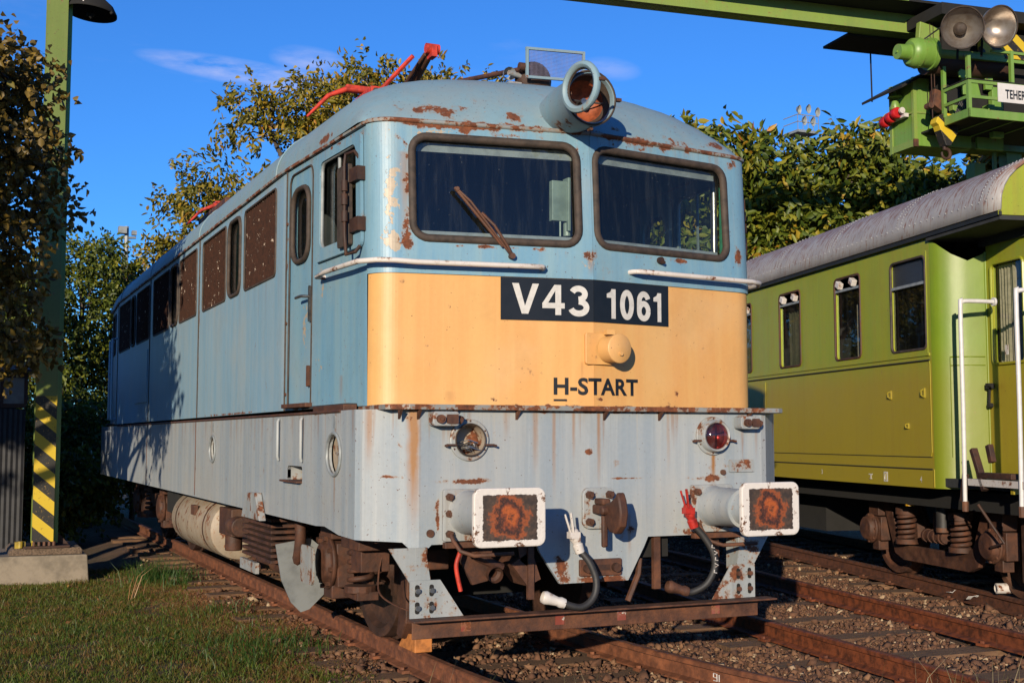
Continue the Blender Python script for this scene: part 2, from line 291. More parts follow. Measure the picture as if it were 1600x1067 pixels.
def m_stripe():
    t=NT('yellow_black_hazard_stripes'); x,y,z=t.sep()
    u=t.math('ADD',t.math('DIVIDE',z,.34),t.math('DIVIDE',x,.40))
    f=t.math('FRACT',t.math('ADD',u,.62))
    n=t.noise(20,6,.7)
    s_=t.step(f,.495,.505)
    yel=t.mix(t.step(n,.62,.66),(.72,.50,.02),(.30,.19,.03))
    blk=t.mix(t.step(t.noise(34,6,.75,t.map((1,1,.8),(2,0,0))),.60,.63),(.02,.017,.012),(.42,.25,.05))
    t.bump(n,.3,.004)
    return t.set(t.mix(s_,yel,blk),.55)
M['stripe']=m_stripe()
M['concrete']=flat('weathered_concrete',(.34,.28,.21),.85,.25,5,.5)
M['curtain']=flat('pleated_curtain',(.45,.36,.26),.85,.2,20)
M['sleeper']=None

# ================================================================= geometry helpers
class MB:
    def __init__(s): s.v=[]; s.f=[]; s.mi=[]; s.k=0; s.M=None
    def _add(s,vs,fs):
        o=len(s.v)
        if s.M is not None: vs=[s.M@Vector(p) for p in vs]
        s.v+= [tuple(p) for p in vs]; s.f+=[tuple(i+o for i in f) for f in fs]; s.mi+=[s.k]*len(fs)
        return s
    def box(s,c,d,rot=None):
        hx,hy,hz=d[0]/2,d[1]/2,d[2]/2
        vs=[Vector((x,y,z)) for x in(-hx,hx) for y in(-hy,hy) for z in(-hz,hz)]
        if rot is not None: m=rot if isinstance(rot,Matrix) else Matrix.Rotation(rot[1],3,rot[0]); vs=[m@p for p in vs]
        vs=[p+Vector(c) for p in vs]
        return s._add(vs,[(0,1,3,2),(4,6,7,5),(0,4,5,1),(2,3,7,6),(0,2,6,4),(1,5,7,3)])
    def bb(s,a,b): return s.box([(p+q)/2 for p,q in zip(a,b)],[abs(q-p) for p,q in zip(a,b)])
    def cyl(s,p0,p1,r0,r1=None,n=16,cap=True):
        p0,p1=Vector(p0),Vector(p1); r1=r0 if r1 is None else r1
        d=(p1-p0).normalized(); a=d.orthogonal().normalized(); b=d.cross(a)
        vs=[];
        for p,r in((p0,r0),(p1,r1)):
            vs+=[p+(a*math.cos(2*PI*i/n)+b*math.sin(2*PI*i/n))*r for i in range(n)]
        fs=[(i,(i+1)%n,n+(i+1)%n,n+i) for i in range(n)]
        if cap: fs+=[tuple(range(n))[::-1],tuple(range(n,2*n))]
        return s._add(vs,fs)
    def lathe(s,prof,o,ax,n=24,close=False):
        """prof: list of (dist along axis, radius)"""
        o=Vector(o); d=Vector(ax).normalized(); a=d.orthogonal().normalized(); b=d.cross(a); vs=[]
        for t,r in prof: vs+=[o+d*t+(a*math.cos(2*PI*i/n)+b*math.sin(2*PI*i/n))*max(r,1e-4) for i in range(n)]
        fs=[(j*n+i,j*n+(i+1)%n,(j+1)*n+(i+1)%n,(j+1)*n+i) for j in range(len(prof)-1) for i in range(n)]
        return s._add(vs,fs)
    def tube(s,pts,r,n=8,closed=False,rr=None):
        pts=[Vector(p) for p in pts]; m=len(pts); vs=[]; up=None
        for i,p in enumerate(pts):
            if closed: t=(pts[(i+1)%m]-pts[i-1])
            else: t=pts[min(i+1,m-1)]-pts[max(i-1,0)]
            t.normalize()
            if up is None: a=t.orthogonal().normalized()
            else:
                a=up-t*up.dot(t); a=a.normalized() if a.length>1e-6 else t.orthogonal().normalized()
            up=a; b=t.cross(a); q=r if rr is None else rr[i]
            vs+=[p+(a*math.cos(2*PI*k/n)+b*math.sin(2*PI*k/n))*q for k in range(n)]
        L=m if closed else m-1
        fs=[(j*n+i,j*n+(i+1)%n,((j+1)%m)*n+(i+1)%n,((j+1)%m)*n+i) for j in range(L) for i in range(n)]
        if not closed: fs+=[tuple(range(n))[::-1],tuple(range((m-1)*n,m*n))]
        return s._add(vs,fs)
    def prism(s,poly,a,b,f3):
        """poly 2D list, f3(u,v,w)->xyz, w from a to b"""
        n=len(poly); vs=[f3(u,v,a) for u,v in poly]+[f3(u,v,b) for u,v in poly]
        return s._add(vs,[tuple(range(n))[::-1],tuple(range(n,2*n))]+[(i,(i+1)%n,n+(i+1)%n,n+i) for i in range(n)])
    def rect(s,poly,f3):  # flat polygon
        n=len(poly); return s._add([f3(u,v) for u,v in poly],[tuple(range(n))])
    def each(s,name,mat,parent=None,**k):
        # one part per disconnected piece
        par=list(range(len(s.v)))
        def fd(a):
            while par[a]!=a: par[a]=par[par[a]]; a=par[a]
            return a
        for f in s.f:
            for q in f[1:]: par[fd(q)]=fd(f[0])
        gr={}
        for f in s.f: gr.setdefault(fd(f[0]),[]).append(f)
        out=[]
        for fs in gr.values():
            ids=sorted({i for f in fs for i in f}); mp_={i:j for j,i in enumerate(ids)}; m=MB(); m.v=[s.v[i] for i in ids]; m.f=[tuple(mp_[i] for i in f) for f in fs]; m.mi=[0]*len(m.f); out.append(m.build(name,mat,parent,**k))
        return out[0]
    def build(s,name,mat,parent=None,smooth=None,bevel=0,**props):
        me=bpy.data.meshes.new(name); me.from_pydata(s.v,[],s.f); 
        mats=mat if isinstance(mat,(list,tuple)) else [mat]
        for m in mats: me.materials.append(m)
        if len(mats)>1: me.polygons.foreach_set('material_index',s.mi)
        me.update()
        if smooth: me.shade_smooth(); me.set_sharp_from_angle(angle=R(smooth))
        o=bpy.data.objects.new(name,me); COL.objects.link(o)
        if parent is not None: o.parent=parent
        if bevel:
            b=o.modifiers.new('bevel','BEVEL'); b.width=bevel; b.segments=2; b.limit_method='ANGLE'; b.angle_limit=R(40)
        for k,v in props.items(): o[k]=v
        return o
def npmesh(name,V,F,mat,parent=None,smooth=False,mi=None,**props):
    V=np.asarray(V,np.float32); F=np.asarray(F,np.int32); me=bpy.data.meshes.new(name)
    me.vertices.add(len(V)); me.vertices.foreach_set('co',V.ravel())
    k=F.shape[1]; me.loops.add(F.size); me.loops.foreach_set('vertex_index',F.ravel())
    me.polygons.add(len(F)); me.polygons.foreach_set('loop_start',np.arange(0,F.size,k,dtype=np.int32))
    for m in (mat if isinstance(mat,(list,tuple)) else [mat]): me.materials.append(m)
    if mi is not None: me.polygons.foreach_set('material_index',np.asarray(mi,np.int32))
    me.update(calc_edges=True)
    if smooth: me.shade_smooth()
    o=bpy.data.objects.new(name,me); COL.objects.link(o)
    if parent is not None: o.parent=parent
    for q,v in props.items(): o[q]=v
    return o
def thing(name,label,cat,loc=(0,0,0),rz=0,group=None):
    o=bpy.data.objects.new(name,None); COL.objects.link(o); o.location=loc; o.rotation_euler=(0,0,rz)
    o.empty_display_size=.2; o['label']=label; o['category']=cat
    if group: o['group']=group
    return o
def tag(o,label,cat,group=None):
    o['label']=label; o['category']=cat
    if group: o['group']=group
    return o
def copy_tree(o,parent=None):
    c=o.copy(); COL.objects.link(c); c.parent=parent
    for ch in list(o.children): copy_tree(ch,c)
    return c
def rrect(x0,x1,z0,z1,r,n=5):
    r=min(r,(x1-x0)/2-1e-3,(z1-z0)/2-1e-3); P=[]
    for cx,cz,a0 in((x1-r,z1-r,0),(x0+r,z1-r,90),(x0+r,z0+r,180),(x1-r,z0+r,270)):
        for i in range(n+1):
            a=R(a0+90*i/n); P.append((cx+r*math.cos(a),cz+r*math.sin(a)))
    return P
def inside(p,poly):
    x,y=p; c=False; j=len(poly)-1
    for i in range(len(poly)):
        xi,yi=poly[i]; xj,yj=poly[j]
        if (yi>y)!=(yj>y) and x<(xj-xi)*(y-yi)/(yj-yi)+xi: c=not c
        j=i
    return c
def panel(mb,outer,holes,f3,us=(),vs_=()):
    """flat sheet with holes in (u,v), cut additionally along us so it can bend"""
    pts=[];edges=[]
    def loop(L):
        o=len(pts); pts.extend(Vector(p) for p in L); n=len(L); edges.extend((o+i,o+(i+1)%n) for i in range(n))
    loop(outer)
    for h in holes: loop(h)
    ys=[p[1] for p in outer]; y0,y1=min(ys),max(ys)
    for u in us:
        o=len(pts); pts.append(Vector((u,y0-.01))); pts.append(Vector((u,y1+.01))); edges.append((o,o+1))
    v,e,f,_,_,_=delaunay_2d_cdt(pts,edges,[],0,1e-5)
    F=[]
    for t in f:
        c=(sum(v[i][0] for i in t)/len(t),sum(v[i][1] for i in t)/len(t))
        if inside(c,outer) and not any(inside(c,h) for h in holes): F.append(tuple(t))
    used=sorted({i for t in F for i in t}); mp_={i:k for k,i in enumerate(used)}
    return mb._add([f3(v[i][0],v[i][1]) for i in used],[tuple(mp_[i] for i in t) for t in F])

# ================================================================= LOCOMOTIVE
XC=0.05; LEN=14.4
def build_path():
    L=[(XC,.10)]; m=.1515
    Kx=-1.376; K=Vector((Kx,.10+m*(XC-Kx)))
    d1=Vector((-1,m)).normalized(); d2=Vector((-.06,1)).normalized()
    a=K-d1*.17; b=K+d2*.17
    L.append(tuple(a))
    for i in range(1,16):
        t=i/16; p=a*(1-t)**2+K*2*t*(1-t)+b*t*t; L.append(tuple(p))
    L.append(tuple(b)); L.append((-1.49,2.2)); L.append((-1.49,LEN-2.2))
    # mirrored rear end
    fr=[q for q in L[:-2]]
    for (x,y) in reversed(fr): L.append((x,LEN-y))
    return L
PATH=build_path(); PS=[0]
for a,b in zip(PATH,PATH[1:]): PS.append(PS[-1]+math.hypot(b[0]-a[0],b[1]-a[1]))
def s_at_y(y):
    for i in range(17,len(PATH)-1):
        if PATH[i][1]<=y<=PATH[i+1][1]: return PS[i]+(y-PATH[i][1])/(PATH[i+1][1]-PATH[i][1])*(PS[i+1]-PS[i])
    for i in range(len(PATH)-1):
        if PATH[i][1]<=y<=PATH[i+1][1]: return PS[i]+(y-PATH[i][1])/(PATH[i+1][1]-PATH[i][1])*(PS[i+1]-PS[i])
def _loc(path,S,s):
    s=max(0,s); i=0
    while i<len(S)-2 and S[i+1]<s: i+=1
    a,b=Vector(path[i]),Vector(path[i+1]); t=(s-S[i])/(S[i+1]-S[i]); d=(b-a).normalized(); p=a+(b-a)*t
    return p,Vector((-d.y,d.x)),i       # outward normal (left body side)
def rake(y,z):
    k=.055*max(0,(z-2.6))/.9
    if y<1.5: return k*(1-max(0,y-.3)/1.2) if y>.3 else k
    if y>LEN-1.5: return -k
    return 0
def body(side,off=0.):
    def f(s,z,w=0):
        p,n,i=_loc(PATH,PS,s)
        q=p+ -n*0+Vector((n.x,n.y))*0
        nn=Vector((-abs(n.x),n.y)) if True else n
        # outward: away from the body centre
        c=Vector((XC,LEN/2)); 
        if (p-c).dot(n)<0: n=-n
        q=p+n*(off+w); x=q.x if side<0 else 2*XC-q.x
        return Vector((x,q.y+rake(q.y,z),z))
    return f
BL,BR=body(-1),body(1)
def front(u,z,w=0): return (BL if u<0 else BR)(abs(u),z,w)

loco=thing('locomotive','weathered blue and cream-orange electric locomotive numbered V43 1061 standing on the left track','locomotive')
SB=[s_at_y(y) for y in (.437,2.2)]
bends=[s for s in PS[1:-1]]
Z0,ZW,ZG=1.70,2.53,3.52
sY=lambda y:s_at_y(y)
louv=[(2.42,3.55),(4.33,5.47),(5.80,6.85),(7.55,8.75),(9.1,10.25),(10.88,12.12)]
narrow=[(3.69,4.21),(6.92,7.44),(10.36,10.78)]
winz=(2.75,3.445)
DY=(1.50,2.04); CABW=(0.56,1.31,2.79,3.42)
def glass_and_gasket(fm,u0,u1,z0,z1,r,w=.022,gm='glass',inset=.02,par=loco,names=('window','glass_pane'),gr='rubber',lab=None):
    mb=MB(); P=rrect(u0+w*.6,u1-w*.6,z0+w*.6,z1-w*.6,r,6)
    mb.tube([fm(a,b,.004) for a,b in P],w,8,closed=True)
    fr=mb.build(names[0],M[gr],par,smooth=50)
    g=MB(); Q=rrect(u0+.004,u1-.004,z0+.004,z1-.004,r,5); us=[s for s in bends if u0<s<u1]
    panel(g,Q,[],lambda a,b:fm(a,b,-inset),us)
    g.build(names[1],M[gm],fr)
    if lab: fr['label']=lab
    return fr
for side,fm in ((-1,BL),(1,BR)):
    W=(.075,1.215) if side<0 else (.02,1.205)
    smax=SB[0]
    # yellow nose half
    mb=MB(); panel(mb,[(0,Z0),(smax,Z0),(smax,ZW),(0,ZW)],[],fm,[b for b in bends if b<smax])
    o=mb.build('nose_panel',M['yellow'],loco); 
    # blue windscreen wall
    mb=MB(); hole=rrect(W[0],W[1],2.74,3.435,.10,6)
    panel(mb,[(0,ZW),(smax,ZW),(smax,ZG),(0,ZG)],[hole],fm,[b for b in bends if b<smax])
    o=mb.build('windscreen_wall',M['blue'],loco); sm=o.modifiers.new('t','SOLIDIFY'); sm.thickness=.02; sm.offset=0
    glass_and_gasket(fm,W[0],W[1],2.74,3.435,.10,.027,names=('windscreen','glass_pane'))
    # cab side wall with window and door opening
    sd0,sd1=sY(DY[0]),sY(DY[1]); s2=sY(2.10); mb=MB()
    c0,c1=(sY(CABW[0]),sY(CABW[1])) if side<0 else (sY(.56),sY(1.44))
    holes=[rrect(c0,c1,CABW[2],CABW[3],.07,4),[(sd0,Z0+.02),(sd1,Z0+.02)]+[(a,b) for a,b in rrect(sd0,sd1,3.0,3.46,.09,4)[:10]]]
    panel(mb,[(smax,Z0),(s2,Z0),(s2,ZG),(smax,ZG)],holes,fm,[b for b in bends if smax<b<s2])
    o=mb.build('cab_side_wall',M['blue'],loco)
    # raised surround of the cab window
    mb=MB(); panel(mb,rrect(c0-.07,c1+.075,CABW[2]-.075,CABW[3]+.055,.05,4),[rrect(c0+.012,c1-.012,CABW[2]+.012,CABW[3]-.012,.07,4)],lambda a,b:fm(a,b,.012))
    o=mb.build('window_surround',M['blue'],loco); sm=o.modifiers.new('t','SOLIDIFY'); sm.thickness=.022; sm.offset=-.3 if side<0 else .3
    glass_and_gasket(fm,c0,c1,CABW[2],CABW[3],.07,.014,gm='glass' ,names=('cab_side_window','glass_pane'),gr='greymetal',inset=.03)
    mb=MB(); cm=(c0*.42+c1*.58)
    mb.bb((0,0,0),(0,0,0)) if False else None
    mb.tube([fm(cm,CABW[2]+.02,-.015),fm(cm,CABW[3]-.02,-.015)],.012,6); mb.build('sliding_sash_bar',M['greymetal'],loco)
    # door
    wz=(2.77,3.33); wh=rrect(sd0+.075,sd1-.07,wz[0],wz[1],.13,6)
    outl=[(sd0+.008,Z0+.03),(sd1-.008,Z0+.03)]+rrect(sd0+.008,sd1-.008,3.0,3.452,.085,4)[:10]
    mb=MB(); panel(mb,outl,[wh],lambda a,b:fm(a,b,-.008)); 
    dr=mb.build('cab_door',M['blue'],loco); sm=dr.modifiers.new('t','SOLIDIFY'); sm.thickness=.03; sm.offset=1 if side<0 else -1
    mb=MB(); mb.tube([fm(a_,b_,.001) for a_,b_ in outl],.0075,5,closed=True); mb.build('door_seal',M['rubber'],dr)
    g=glass_and_gasket(fm,sd0+.075,sd1-.07,wz[0],wz[1],.13,.02,gm='glass' ,names=('door_window','glass_pane')); 
    for q in [g]: q.parent=loco
    if side<0:
        h=MB(); hy=sd0+.05
        h.bb((0,0,0),(0,0,0)) if False else None
        P=fm(hy,2.44,.012); 
        h.prism(rrect(hy-.016,hy+.016,2.32,2.58,.015,3),.0,.012,lambda a,b,c:fm(a,b,c))
        h.tube([fm(hy,2.50,.01),fm(hy,2.50,.055),fm(hy+.02,2.502,.062),fm(hy+.14,2.50,.062)],.011,8)
        h.build('door_handle',M['chrome'],dr,smooth=50)
        h=MB(); h.prism(rrect(hy-.014,hy+.014,1.86,2.01,.014,3),.0,.02,lambda a,b,c:fm(a,b,c)); h.build('door_hinge_plate',M['rust'],dr)
        h=MB(); h.prism([(sd0-.02,1.715),(sd1+.0,1.715),(sd1,1.745),(sd0-.02,1.745)],.0,.05,lambda a,b,c:fm(a,b,c)); h.build('door_sill',M['rust'],loco,bevel=.004)
        h=MB()
        for z in (3.1,2.35,1.82): h.cyl(fm(s2-.02,z,0),fm(s2-.02,z,.012),.012,n=8)
        h.build('door_bolt',M['rust'],loco)
    for yy in (2.105,5.65,9.01,12.31):
        mb=MB(); mb.tube([fm(sY(yy),1.70,.001),fm(sY(yy),3.5,.001)],.010,5); mb.build('wall_joint_strip',M['rubber'],loco)
    # machine room sides in three panels
    segs=[(2.11,5.64,[0,1],[0]),(5.66,9.0,[2,3],[1]),(9.02,12.3,[4,5],[2])]
    for (y0,y1,lv,nw) in segs:
        a,b=sY(y0),sY(y1); holes=[]
        for i in lv: holes.append(rrect(sY(louv[i][0]),sY(louv[i][1]),winz[0],winz[1],.06,4))
        for i in nw: holes.append(rrect(sY(narrow[i][0]),sY(narrow[i][1]),winz[0]-.005,winz[1]+.005,.12,5))
        mb=MB(); panel(mb,[(a,Z0),(b,Z0),(b,ZG),(a,ZG)],holes,fm,[q for q in bends if a<q<b])
        o=mb.build('side_panel',M['blue_side'],loco); sm=o.modifiers.new('t','SOLIDIFY'); sm.thickness=.012; sm.offset=1 if side<0 else -1
        for i in lv:
            u0,u1=sY(louv[i][0])+.004,sY(louv[i][1])-.004; n=17; mb=MB(); z0,z1=winz[0]+.004,winz[1]-.004
            vs=[];fs=[]
            for k in range(n*2+1):
                u=u0+(u1-u0)*k/(2*n); e=min(u-u0,u1-u); cz=.05-math.sqrt(max(0,.05**2-(.05-min(e,.05))**2))
                vs+=[fm(u,z0+cz,-.002 if k%2 else -.034),fm(u,z1-cz,-.002 if k%2 else -.034)]
            fs=[(2*k,2*k+2,2*k+3,2*k+1) for k in range(2*n)]
            mb._add(vs,fs); lo=mb.build('air_intake_louver',M['louver'],loco)
            mb=MB(); mb.tube([fm(p,q,.0) for p,q in rrect(u0,u1,z0,z1,.055,5)],.012,6,closed=True); mb.build('louver_frame',M['rubber'],lo,smooth=50)
        for i in nw: glass_and_gasket(fm,sY(narrow[i][0]),sY(narrow[i][1]),winz[0],winz[1],.12,.018,gm='glass_dark',names=('corridor_window','glass_pane'))
    # rear cab
    a,b=sY(12.32),PS[-1]; mb=MB(); rw=(b-W[1],b-W[0]); s_=sY(12.95)
    holes=[rrect(s_,s_+.7,2.79,3.42,.07,4),rrect(rw[0],rw[1],2.74,3.435,.1,5)]
    panel(mb,[(a,Z0),(b,Z0),(b,ZG),(a,ZG)],holes,fm,[q for q in bends if a<q<b]); mb.build('rear_cab_wall',M['blue_side'],loco)
    glass_and_gasket(fm,s_,s_+.7,2.79,3.42,.07,.02,gm='glass_dark',names=('rear_cab_window','glass_pane'))
    glass_and_gasket(fm,rw[0],rw[1],2.74,3.435,.1,.027,gm='glass_dark',names=('rear_windscreen','glass_pane'))
# small hatch on the far side panel (shaded, at the rear)
mb=MB(); a,b=sY(9.15),sY(10.25); mb.prism([(a,1.95),(b,1.95),(b,2.62),(a,2.62)],0,.014,lambda p,q,r:BL(p,q,r)); mb.build('side_hatch',M['blue_side'],loco,bevel=.004)
# gutter
mb=MB(); G=[BL(s,3.515,.012) for s in [0]+bends+[PS[-1]]]; mb.tube(G,.016,6); mb.build('roof_gutter',M['ledge'],loco,smooth=60)
mb=MB(); G=[BR(s,3.515,.012) for s in [0]+bends+[PS[-1]]]; mb.tube(G,.016,6); mb.build('roof_gutter',M['ledge'],loco,smooth=60)
# roof dome
def roofz(nx,d):
    g=(max(0,1-abs(nx)**4))**.5; q=1-min(1,d/.80); h=(max(0,1-q**1.75))**.78
    return 3.52+.495*g*h+.012*(1-nx*nx)*h
def roofpt(y,nx):
    hw=1.545 if 2.2<y<LEN-2.2 else None
    # half width of the gutter outline at this y (left half of PATH)
    return None
nxs=[0,.08,.2,.35,.5,.62,.72,.8,.86,.91,.945,.97,.985,.995,1.0]; nxs=[-q for q in reversed(nxs[1:])]+nxs
ts=[0,.01,.03,.06,.1,.16,.24,.34,.46,.6,.75,.9,1.1,1.6,2.2]+[4.1+ 2*i for i in range(4)]
ts=[t for t in ts if t<LEN/2]; ts=ts+[LEN-t for t in reversed(ts)]
V=[];F=[]
for t in ts:
    e=min(t,LEN-t)
    for nx in nxs:
        # walk: the outline inset; x from the side path at blended y
        yf=.13+.1515*abs(nx)*1.35
        y=yf+e*(1-yf/ (LEN/2)) ; hw=1.54-.035*max(0,2.6-y)
        rc=.17
        ycorner=yf
        x=XC+nx*(hw+.012)
        # round the front corner in plan
        dx=(1-abs(nx))*hw; 
        if dx<rc and e<rc: 
            ox=rc-dx; oy=rc-e; r_=math.hypot(ox,oy)
            m_=max(ox,oy)
            if r_>1e-6: k=m_/r_; x=XC+math.copysign(hw+.012-rc+ox*k,nx) if nx else x; y=yf+ (rc-oy*k)
        z=roofz(nx,e)
        if t>LEN/2: y=LEN-y
        else: y+=rake(.2,3.5)*(1 if e<1 else 0)*(1-min(1,e))
        V.append((x,y,z))
n=len(nxs)
for j in range(len(ts)-1):
    for i in range(n-1): F.append((j*n+i,j*n+i+1,(j+1)*n+i+1,(j+1)*n+i))
mb=MB(); mb.v=V; mb.f=F; mb.mi=[0]*len(F); mb.build('roof',M['roof'],loco,smooth=70)
# roof seams
mb=MB()
for y in (2.4,5.65,9.0,12.0):
    mb.tube([(XC+nx*1.552,y,roofz(nx,2)+.001) for nx in nxs],.008,5)
mb.each('roof_seam',M['roof'],loco)

# skirt (lower body)
SP=[(XC,0),(-1.19,0),(-1.235,.012),(-1.47,.235),(-1.50,.29),(-1.50,LEN-.29),(-1.47,LEN-.235),(-1.235,LEN-.012),(-1.19,LEN),(XC,LEN)]
SS=[0]
for a,b in zip(SP,SP[1:]): SS.append(SS[-1]+math.hypot(b[0]-a[0],b[1]-a[1]))
def skirt(side):
    def f(s,z,w=0):
        p,n,i=_loc(SP,SS,s); c=Vector((XC,LEN/2))
        if (p-c).dot(n)<0: n=-n
        q=p+n*w; return Vector((q.x if side<0 else 2*XC-q.x,q.y,z))
    return f
KL,KR=skirt(-1),skirt(1)
sk=lambda y:SS[4]+(y-.29)
ZT=1.672
for side,fm in ((-1,KL),(1,KR)):
    if side<0: bot=[(0,.59),(.30,.59),(.44,.79),(.47,.862),(1.16,.862),(1.18,.842),(1.30,.842),(1.345,.878),(sk(.62),.888),(sk(.95),.922),(sk(1.15),.912)]
    else: bot=[(0,.59),(.19,.59),(.31,.80),(.34,.862),(1.16,.862),(1.18,.842),(1.30,.842),(1.345,.878),(sk(.62),.888),(sk(.95),.922),(sk(1.15),.912)]
    end=SS[-1]; bot+=[(end-1.6,.912),(end-1.3,.86),(end,.86)]
    holes=[]
    if side<0:
        holes=[rrect(sk(1.52),sk(1.93),1.18,1.30,.03,4)]
        holes.append([(sk(.73)+.155*math.cos(2*PI*i/20),1.395+.135*math.sin(2*PI*i/20)) for i in range(20)])
        holes.append([(sk(4.74)+.13*math.cos(2*PI*i/20),1.395+.12*math.sin(2*PI*i/20)) for i in range(20)])
    lx=(.92 if side<0 else .84)
    holes.append([(lx+.098*math.cos(2*PI*i/24),1.487+(.0 if side<0 else .025)+.098*math.sin(2*PI*i/24)) for i in range(24)])
    mb=MB(); panel(mb,bot+[(end,ZT),(0,ZT)],holes,fm,[q for q in SS[1:-1]]+[sk(y) for y in (3,5.64,9,11)])
    o=mb.build('skirt_wall',M['skirt'],loco); sm=o.modifiers.new('t','SOLIDIFY'); sm.thickness=.025; sm.offset=1 if side<0 else -1
# skirt details on the near side
mb=MB()
for y in (5.64,): mb.tube([KL(sk(y),.93,.001),KL(sk(y),ZT,.001)],.006,5)
mb.tube([KL(sk(0.6),1.668,.004),KL(sk(12),1.668,.004)],.010,5); mb.tube([KL(sk(9.0),.93,.001),KL(sk(9.0),ZT,.001)],.006,5)
mb.each('panel_seam',M['rust'],loco)
for y,rx,rz in ((.73,.155,.135),(4.74,.13,.12)):
    mb=MB(); mb.tube([KL(sk(y)+rx*math.cos(2*PI*i/28),1.395+rz*math.sin(2*PI*i/28),.006) for i in range(28)],.012,6,closed=True)
    v=mb.build('round_filler_recess',M['greymetal'],loco,smooth=50)
    mb=MB(); mb._add([KL(sk(y)+rx*math.cos(2*PI*i/20),1.395+rz*math.sin(2*PI*i/20),-.035) for i in range(20)],[tuple(range(20))]); mb.build('recess_back',M['tank'],v)
    mb=MB(); mb.tube([KL(sk(y)-rx,1.40,-.03),KL(sk(y)+rx*.3,1.40,-.03)],.012,6); mb.tube([KL(sk(y),1.31,-.05),KL(sk(y),1.45,-.05)],.026,8); mb.build('filler_valve',M['palemetal'],v,smooth=50)
    mb=MB(); mb.prism([(sk(y)-.025,1.56),(sk(y)+.025,1.56),(sk(y)+.025,1.64),(sk(y)-.025,1.64)],0,.004,lambda a,b,c:KL(a,b,c)); mb.build('small_plate',M['greymetal'],loco)
for y in (1.5,2.17):
    mb=MB(); mb.tube([KL(sk(y),1.635,.012),KL(sk(y)-.01,1.62,.022),KL(sk(y)-.01,1.36,.022),KL(sk(y),1.335,.012),],.012,6); mb.tube([KL(sk(y)+.06,1.635,.006),KL(sk(y)+.06,1.335,.006)],.006,5); mb.build('grab_handle',M['skirt'],loco,smooth=50)
mb=MB(); a,b=sk(1.52),sk(1.93)
P=rrect(a,b,1.18,1.30,.03,4); n=len(P); vs=[KL(u,v,0) for u,v in P]+[KL(u,v,-.17) for u,v in P]
mb._add(vs,[(i,(i+1)%n,n+(i+1)%n,n+i) for i in range(n)]+[tuple(range(n,2*n))]); st=mb.build('step_recess',M['palemetal'],loco,smooth=40)
mb=MB(); mb.prism([(a-.0,1.183),(b+.07,1.183),(b+.07,1.197),(a,1.197)],-.12,.045,lambda u,v,w:KL(u,v,w)); mb.build('step_plate',M['rust'],st,bevel=.003)
mb=MB(); mb.prism([(sk(2.35),.80),(sk(2.95),.80),(sk(2.78),1.02),(sk(2.5),1.02)],.0,.03,lambda u,v,w:KL(u,v+.02,w))
# deck / ledge
mb=MB(); pl=[(-1.40,.33),(-1.40,.02),(-1.27,-.055),(1.40,-.055),(1.45,-.03),(1.50,.10),(1.50,.33)]
mb.prism(pl,1.668,1.700,lambda x,y,z:(x,y,z)); mb.bb((-1.385,.25,1.675),(1.485,.6,1.699)); mb.build('nose_ledge',M['ledge'],loco,bevel=.004)
mb=MB(); mb.bb((-1.49,.58,1.673),(-1.40,1.30,1.712)); mb.build('side_ledge',M['rust'],loco,bevel=.004)
mb=MB(); 
for x in (-1.32,-1.20,-.97,-.55,.07,.48,1.18): mb.prism([(-.05,1.667),(.0,1.667),(.0,1.61)],x-.008,x+.008,lambda y,z,x_:(x_,y,z))
mb.each('ledge_bracket',M['rust'],loco)
mb=MB(); mb.bb((-1.46,.6,1.70),(1.56,LEN-.5,1.72)); mb.bb((-1.2,.3,1.70),(1.3,LEN-.3,1.715)); mb.build('floor_deck',M['interior'],loco)
# interior
mb=MB(); mb.bb((-1.42,2.10,1.72),(1.50,2.16,3.55)); mb.bb((-1.42,12.2,1.72),(1.50,12.26,3.55)); mb.each('cab_bulkhead',M['interior'],loco)
mb=MB(); mb.bb((-1.15,.5,1.72),(1.2,.85,2.60)); mb.bb((-.5,1.2,1.72),(-.1,1.6,2.3)); mb.build('driver_desk',M['interior'],loco,bevel=.01)
mb=MB(); mb.bb((-1.2,2.3,1.73),(1.25,12.0,3.2)); mb.build('machine_room_block',M['interior'],loco)
for W,fm in (((.075,1.215),BL),((.02,1.205),BR)):
    mb=MB()
    mb.prism([(W[0]+.03,3.335),(W[1]-.05,3.335),(W[1]-.05,3.40),(W[0]+.03,3.40)],-.09,-.06,lambda a,b,c:fm(a,b,c))
    mb.prism([(W[0]+.03,2.745),(W[1]-.05,2.745),(W[1]-.05,2.815),(W[0]+.03,2.815)],-.09,-.055,lambda a,b,c:fm(a,b,c))
    mb.each('inner_window_ledge',M['greymetal'],loco)
mb=MB(); mb.box((-.10,.29,3.07),(.13,.05,.27)); mb.box((-.045,.29,3.05),(.02,.08,.36)); mb.cyl((-.04,.30,2.84),(-.04,.30,2.93),.025,n=10); mb.cyl((-.10,.28,2.83),(-.10,.28,2.95),.008,n=6); mb.build('cab_instrument_box',M['greenbox'],loco,bevel=.005)
mb=MB(); mb.tube([(1.30,.55,2.72),(1.30,.55,3.4)],.022,8); mb.tube([(1.33,.62,2.72),(1.33,.62,3.4)],.012,6); mb.each('cab_window_post',M['chrome'],loco,smooth=50)
mb=MB()
for k in range(5): mb.tube([(1.33+.02*(k%2),.40+.025*k,2.75),(1.33+.02*(k%2),.40+.025*k,3.42)],.016,6)
cg=flat('green_cab_curtain',(.02,.22,.13),.8); mb.each('green_curtain',cg,loco)
